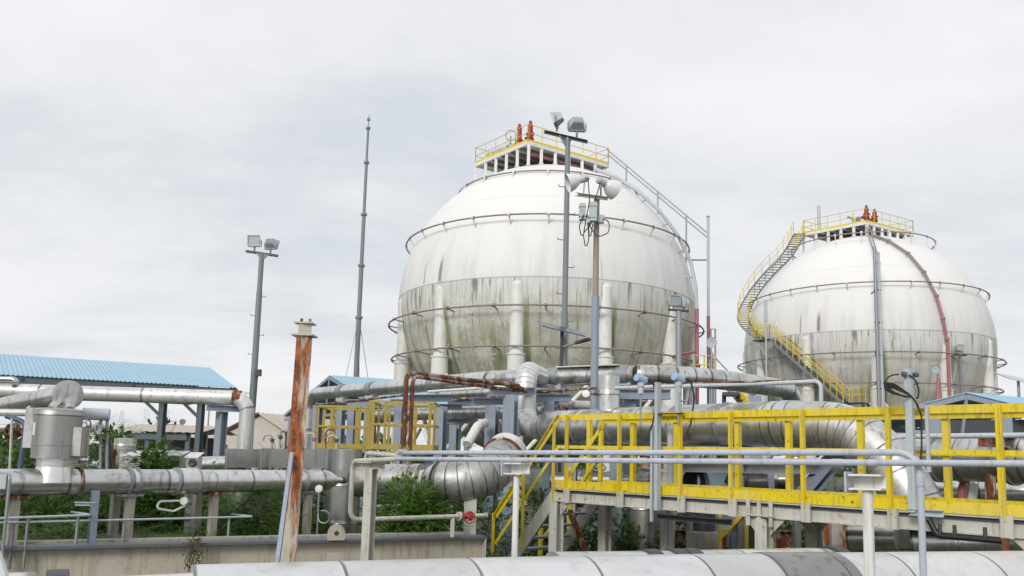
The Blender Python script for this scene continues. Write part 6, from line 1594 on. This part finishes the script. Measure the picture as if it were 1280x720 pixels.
m = MB(); q = P(1012, 618, 12.5); m.beam((q.x, q.y, 0), (q.x, q.y, q.z), prof_rect(.1, .1)); part('leg', m, MT['slate'], rt)
rt = thing('tube_barrier', 'yellow tube barrier with a diagonal, standing under the walkway by the pale blue cabinet', 'guard rail', P(900, 690, 13.2))
a_, c_ = P(900, 690, 13.2), P(925, 690, 13.0); zt_ = P(900, 632, 13.2).z
m = MB(); m.beam((a_.x, a_.y, 0), (a_.x, a_.y, zt_), prof_rect(.05, .05)); part('post', m, MT['yellow'], rt)
m = MB(); m.beam(P(901, 672, 13.2), P(931, 640, 13.0), prof_rect(.05, .06)); part('diagonal', m, MT['yellow'], rt)
m = MB(); m.beam((c_.x+.1, c_.y, 0), (c_.x+.1, c_.y, zt_), prof_rect(.05, .05)); part('post', m, MT['yellow'], rt)
m = MB(); m.beam(P(815, 672, 15.5), P(990, 674, 14.0), prof_H(.2, .28, .02)); m2 = thing('base_beam', 'dark rusty beam lying low behind the walkway legs', 'steel beam', P(900, 690, 14.5)); part('beam', m, MT['rust_heavy'], m2)
m = MB(); m.beam(P(1030, 668, 12.6), P(1130, 670, 12.0), prof_rect(.2, .34)); m2 = thing('base_beam', 'beige beam with rust stains, low behind the white right post', 'steel beam', P(1080, 690, 12.3)); part('beam', m, MT['rust_post'], m2)
for px_ in (1042,): q = P(px_, 640, 12.4); m = MB(); m.beam((q.x, q.y, 0), q, prof_rect(.1, .1)); part('post', m, MT['beige'], m2)
m = MB(); m.beam(P(796, 577, 13.2), P(826, 578, 13.0), prof_C(.24, .2, .012)); m2 = thing('support_block', 'rust edged beige bracket on a post behind the left transmitter stand', 'bracket', P(815, 690, 13.2)); part('bracket', m, MT['rust_post'], m2)
q = P(832, 630, 13.2); m = MB(); m.beam((q.x, q.y, 0), (q.x, q.y, P(832, 590, 13.2).z), prof_rect(.15, .15)); part('post', m, MT['beige'], m2)

ppipe([P(690, 601, 17.2), P(1010, 600, 15.4)], .17, 'clad_dark', 'added dark grimy pipe low behind the walkway, above the rusty one', group='added pipes darkening the gap behind the walkway', bands=4)  # dark pipes, posts and valves from here are added to darken the gaps
ppipe([P(690, 628, 16.6), P(1010, 630, 15.0)], .09, 'rust_heavy', 'added rusty pipe lowest behind the walkway legs', group='added pipes darkening the gap behind the walkway', bands=5)
ppipe([P(1000, 642, 14.4), P(1320, 640, 12.9)], .11, 'clad_dark', 'added dark grimy pipe low behind the right half of the walkway', group='added pipes darkening the gap behind the walkway', bands=4)
for px_, d_, yt_, lb in ((716, 16.2, 575, 'added slim slate post under the left end of the walkway, behind the stair'), (808, 16.8, 578, 'added slim slate post behind the upright drum'), (962, 15.2, 590, 'added slim slate post behind the middle of the walkway')):  # added posts, also closing the bright gap
    q = P(px_, yt_, d_); rt = thing('slate_post', lb, 'post', Vector((q.x, q.y, 0)), 'slim slate posts added behind the walkway'); m = MB(); m.beam((q.x, q.y, 0), q, prof_H(.16, .16, .015), up=(.3, 1, 0)); part('post', m, MT['slate'], rt)
    m = MB(); m.box((q.x, q.y, .015), (.3, .3, .03)); part('base_plate', m, MT['slate'], rt)
for px_, py_, d_, w_, lb in ((745, 600, 17.0, 'galv', 'added grey handwheel valve on the grimy pipe left of the upright drum'), (830, 627, 16.0, 'faded_red', 'added faded red handwheel valve on the lowest rusty pipe'), (985, 600, 15.4, 'rust_heavy', 'added rusty handwheel valve on the grimy pipe behind the middle railing')):  # added valves on the gap-darkening pipes
    valve(P(px_, py_, d_), (1, -.2, 0), .11, .15, lb, MT['clad_dark'], MT[w_], P(px_, py_, d_), wheel_dir=(.1, -.6, 1))
# solar street lamp behind the tallest floodlight pole
q = P(701.5, 470, 23.2); q.z = 0; zt_ = P(701, 412, 23.2).z
rt = thing('solar_street_lamp', 'slim street lamp with a solar panel, half behind the tallest floodlight pole', 'street lamp', q)
m = MB(); m.lathe([(.06, 0), (.05, zt_)], q, seg=10); part('pole', m, MT['dark'], rt)
m = MB(); c = P(701, 411.5, 23.2); u_, v_ = (P(729, 419, 22.9)-P(675, 406, 23.4)), Vector((-.15, .9, .32)); v_ = v_.normalized()*.75; a_ = c-u_/2-v_/2
m.plate([a_, a_+u_, a_+u_+v_, a_+v_], .03, (0, 0, 1)); part('solar_panel', m, m_plain('solar_cells', (.05, .065, .1), .25, .1, .1), rt)
m = MB(); m.tube([Vector((q.x, q.y, P(700, 434, 23.2).z)), P(722, 428, 23.0)], .03, 8); part('lamp_arm', m, MT['galv'], rt)
m = MB(); a_, c_ = P(720, 428.5, 23), P(738, 423.5, 22.8); m.beam(a_, c_, prof_rect(.2, .06)); part('lamp_head', m, MT['dark'], rt)
q = P(1274, 500, 30); q.z = 0; zt_ = P(1272, 475, 30).z
rt = thing('solar_street_lamp', 'small solar panel post above the blue gable roof at the right edge', 'street lamp', q)
m = MB(); m.lathe([(.06, 0), (.05, zt_)], q, seg=10); part('pole', m, MT['galv'], rt)
m = MB(); c = P(1270, 474, 30); u_ = P(1289, 478, 29.6)-P(1252, 470, 30.4); v_ = Vector((-.1, .8, .3)); a_ = c-u_/2-v_/2; m.plate([a_, a_+u_, a_+u_+v_, a_+v_], .04, (0, 0, 1)); part('solar_panel', m, MT['lightgrey'], rt)

# small stair tower between the tanks
b_ = P(879, 470, 46); rt = thing('stair_tower', 'small stair tower with yellow rails in the gap beside the larger tank', 'stair', Vector((b_.x, b_.y, 0)))
zt_ = P(879, 447, 46).z
for dx, dy in ((-.5, 0), (.6, 0), (-.5, 1), (.6, 1)): m = MB(); m.beam((b_.x+dx, b_.y+dy, 0), (b_.x+dx, b_.y+dy, zt_), prof_rect(.12, .12)); part('leg', m, MT['slate'], rt)
m = MB(); m.box((b_.x+.05, b_.y+.5, zt_-.95), (1.3, 1.2, .08)); part('platform', m, MT['dark'], rt)
m = MB(); railing(m, [Vector((b_.x-.55, b_.y-.05, zt_-.9)), Vector((b_.x+.65, b_.y-.05, zt_-.9))], 1.0, .04, .03, .6); part('railing', m, MT['yellow'], rt)
m = MB(); a_ = Vector((b_.x+.65, b_.y+.2, zt_-.9)); m.beam(a_, a_+Vector((2.6, .3, -2.6)), prof_rect(.08, .2)); m.tube([a_+Vector((0, 0, 1)), a_+Vector((2.6, .3, -1.6))], .035, 6); part('flight', m, MT['galv'], rt)
# low stair in front of the gap
rt = thing('crossover_stair', 'black steel step-over with yellow treads, low in the gap under the rack pipe', 'stair', P(935, 515, 24))
a_, c_ = P(905, 493, 24.2), P(925, 493, 24.0); m = MB(); m.beam(a_, c_, prof_rect(.5, .1)); part('landing', m, MT['dark'], rt)
for s in (0, .5): m = MB(); m.beam(c_+Vector((0, s, 0)), P(943, 514, 23.6)+Vector((0, s, 0)), prof_rect(.06, .18)); part('stringer', m, MT['yellow'], rt)
for k in range(1, 6): m = MB(); q = c_.lerp(P(943, 514, 23.6), k/6)+Vector((0, .25, 0)); m.box(q, (.22, .5, .03)); part('tread', m, MT['dark'], rt)
for q in (a_, c_): m = MB(); m.beam((q.x, q.y, 0), q, prof_rect(.1, .1)); part('leg', m, MT['dark'], rt)

# ------------------------------------------------------------------ plants further back
k = 40
for lb, px, d, rx, h, n, leaf, mat, z in (
    ('bushy tree filling the gap beyond the clad vessel', 140, 38, 1.6, 3.6, 1500, .2, 'leaf', 0),
    ('dark shrubs under the walkway beside its rear leg', 735, 15.8, .8, 1.6, 1500, .09, 'leaf_dark', 0),
    ('leafy weed clump between the walkway legs left of the upright drum', 780, 15.2, .5, 1.3, 900, .08, 'leaf', 0),
    ('low weeds under the walkway right of the upright drum', 840, 15.4, .6, 1.2, 900, .08, 'leaf', 0),
    ('weedy tuft at the right end of the cream beam', 620, 12.6, .35, 1.0, 700, .06, 'leaf', 0),
    ('dark shrub behind the big elbow and the slate frames', 605, 15.2, .8, 1.9, 1500, .09, 'leaf_dark', 0),
    ('added dark shrub behind the stair of the walkway', 690, 18.5, 1.0, 1.8, 1500, .1, 'leaf_dark', 0),  # this and the next two shrubs are added to darken the gaps
    ('added dark shrub behind the pale blue pump cabinet', 890, 18.5, 1.3, 1.8, 1700, .1, 'leaf_dark', 0),
    ('added dark shrub filling the gap behind the white right post', 1075, 17.5, 1.3, 1.8, 1700, .1, 'leaf_dark', 0),
    ('climbing plant on the second slate frame', 575, 18.5, .28, 2.9, 600, .09, 'leaf', 0),
    ('overgrown shrub far behind the rusty pipe run', 480, 15.0, .9, 1.9, 1500, .09, 'leaf_dark', 0),
    ('shrubs far right under the thick pipe', 1190, 15.5, 1.2, 1.5, 1300, .1, 'leaf_dark', 0),
    ('dark shrub behind the middle walkway leg', 985, 16, 1.0, 1.5, 1300, .1, 'leaf_dark', 0),
    ('rounded tree beside the far houses, left of the open shelter', 165, 58, 2.4, 4.2, 1500, .28, 'leaf_dark', 0),
    ('shrub showing between clad duct and far cream house', 345, 30, 1.2, 2.1, 900, .15, 'leaf', 0)):
    q = P(px, 600, d); bush(lb, (q.x, q.y, z), rx, rx*.8, h, int(n*1.8), leaf*1.3, mat, seed=k, fern=.15, name='shrub', cat='shrub' , group='shrubs farther back'); k += 1
# far treeline along the horizon
m = MB(); rng = random.Random(99)
for i in range(9000):
    a = R_(rng.uniform(-44, 44)); d = rng.uniform(170, 200); h = 3.2+1.6*math.sin(a*31)+1.2*math.sin(a*77+1)
    p = Vector((math.sin(a)*d, math.cos(a)*d, rng.uniform(0, 1)**.7*h)); leaf_card(m, p, 1.3, 1.1, rv(rng), rv(rng).normalized())
structure('treeline', m, MT['leaf_dark'], kind='stuff')
# ------------------------------------------------------------------ ground
def m_ground():
    t = NT('gravel_and_weeds'); p = t.pos()
    a = t.noise(p, .35, 6, .65); f = t.noise(p, 14, 5, .75)
    c = t.mix(t.step(f, .35, .65), (.075, .072, .06), (.14, .135, .115))
    c = t.mix(t.step(a, .46, .56), c, t.mix(f, (.035, .06, .018), (.06, .09, .028)))
    t.bump(f, .5, .03)
    return t.out(c, .9)
g = MB(); S = 1500
g.add([(-S, -60, 0), (S, -60, 0), (S, 2*S, 0), (-S, 2*S, 0)], [(0, 1, 2, 3)])
structure('ground', g, m_ground())
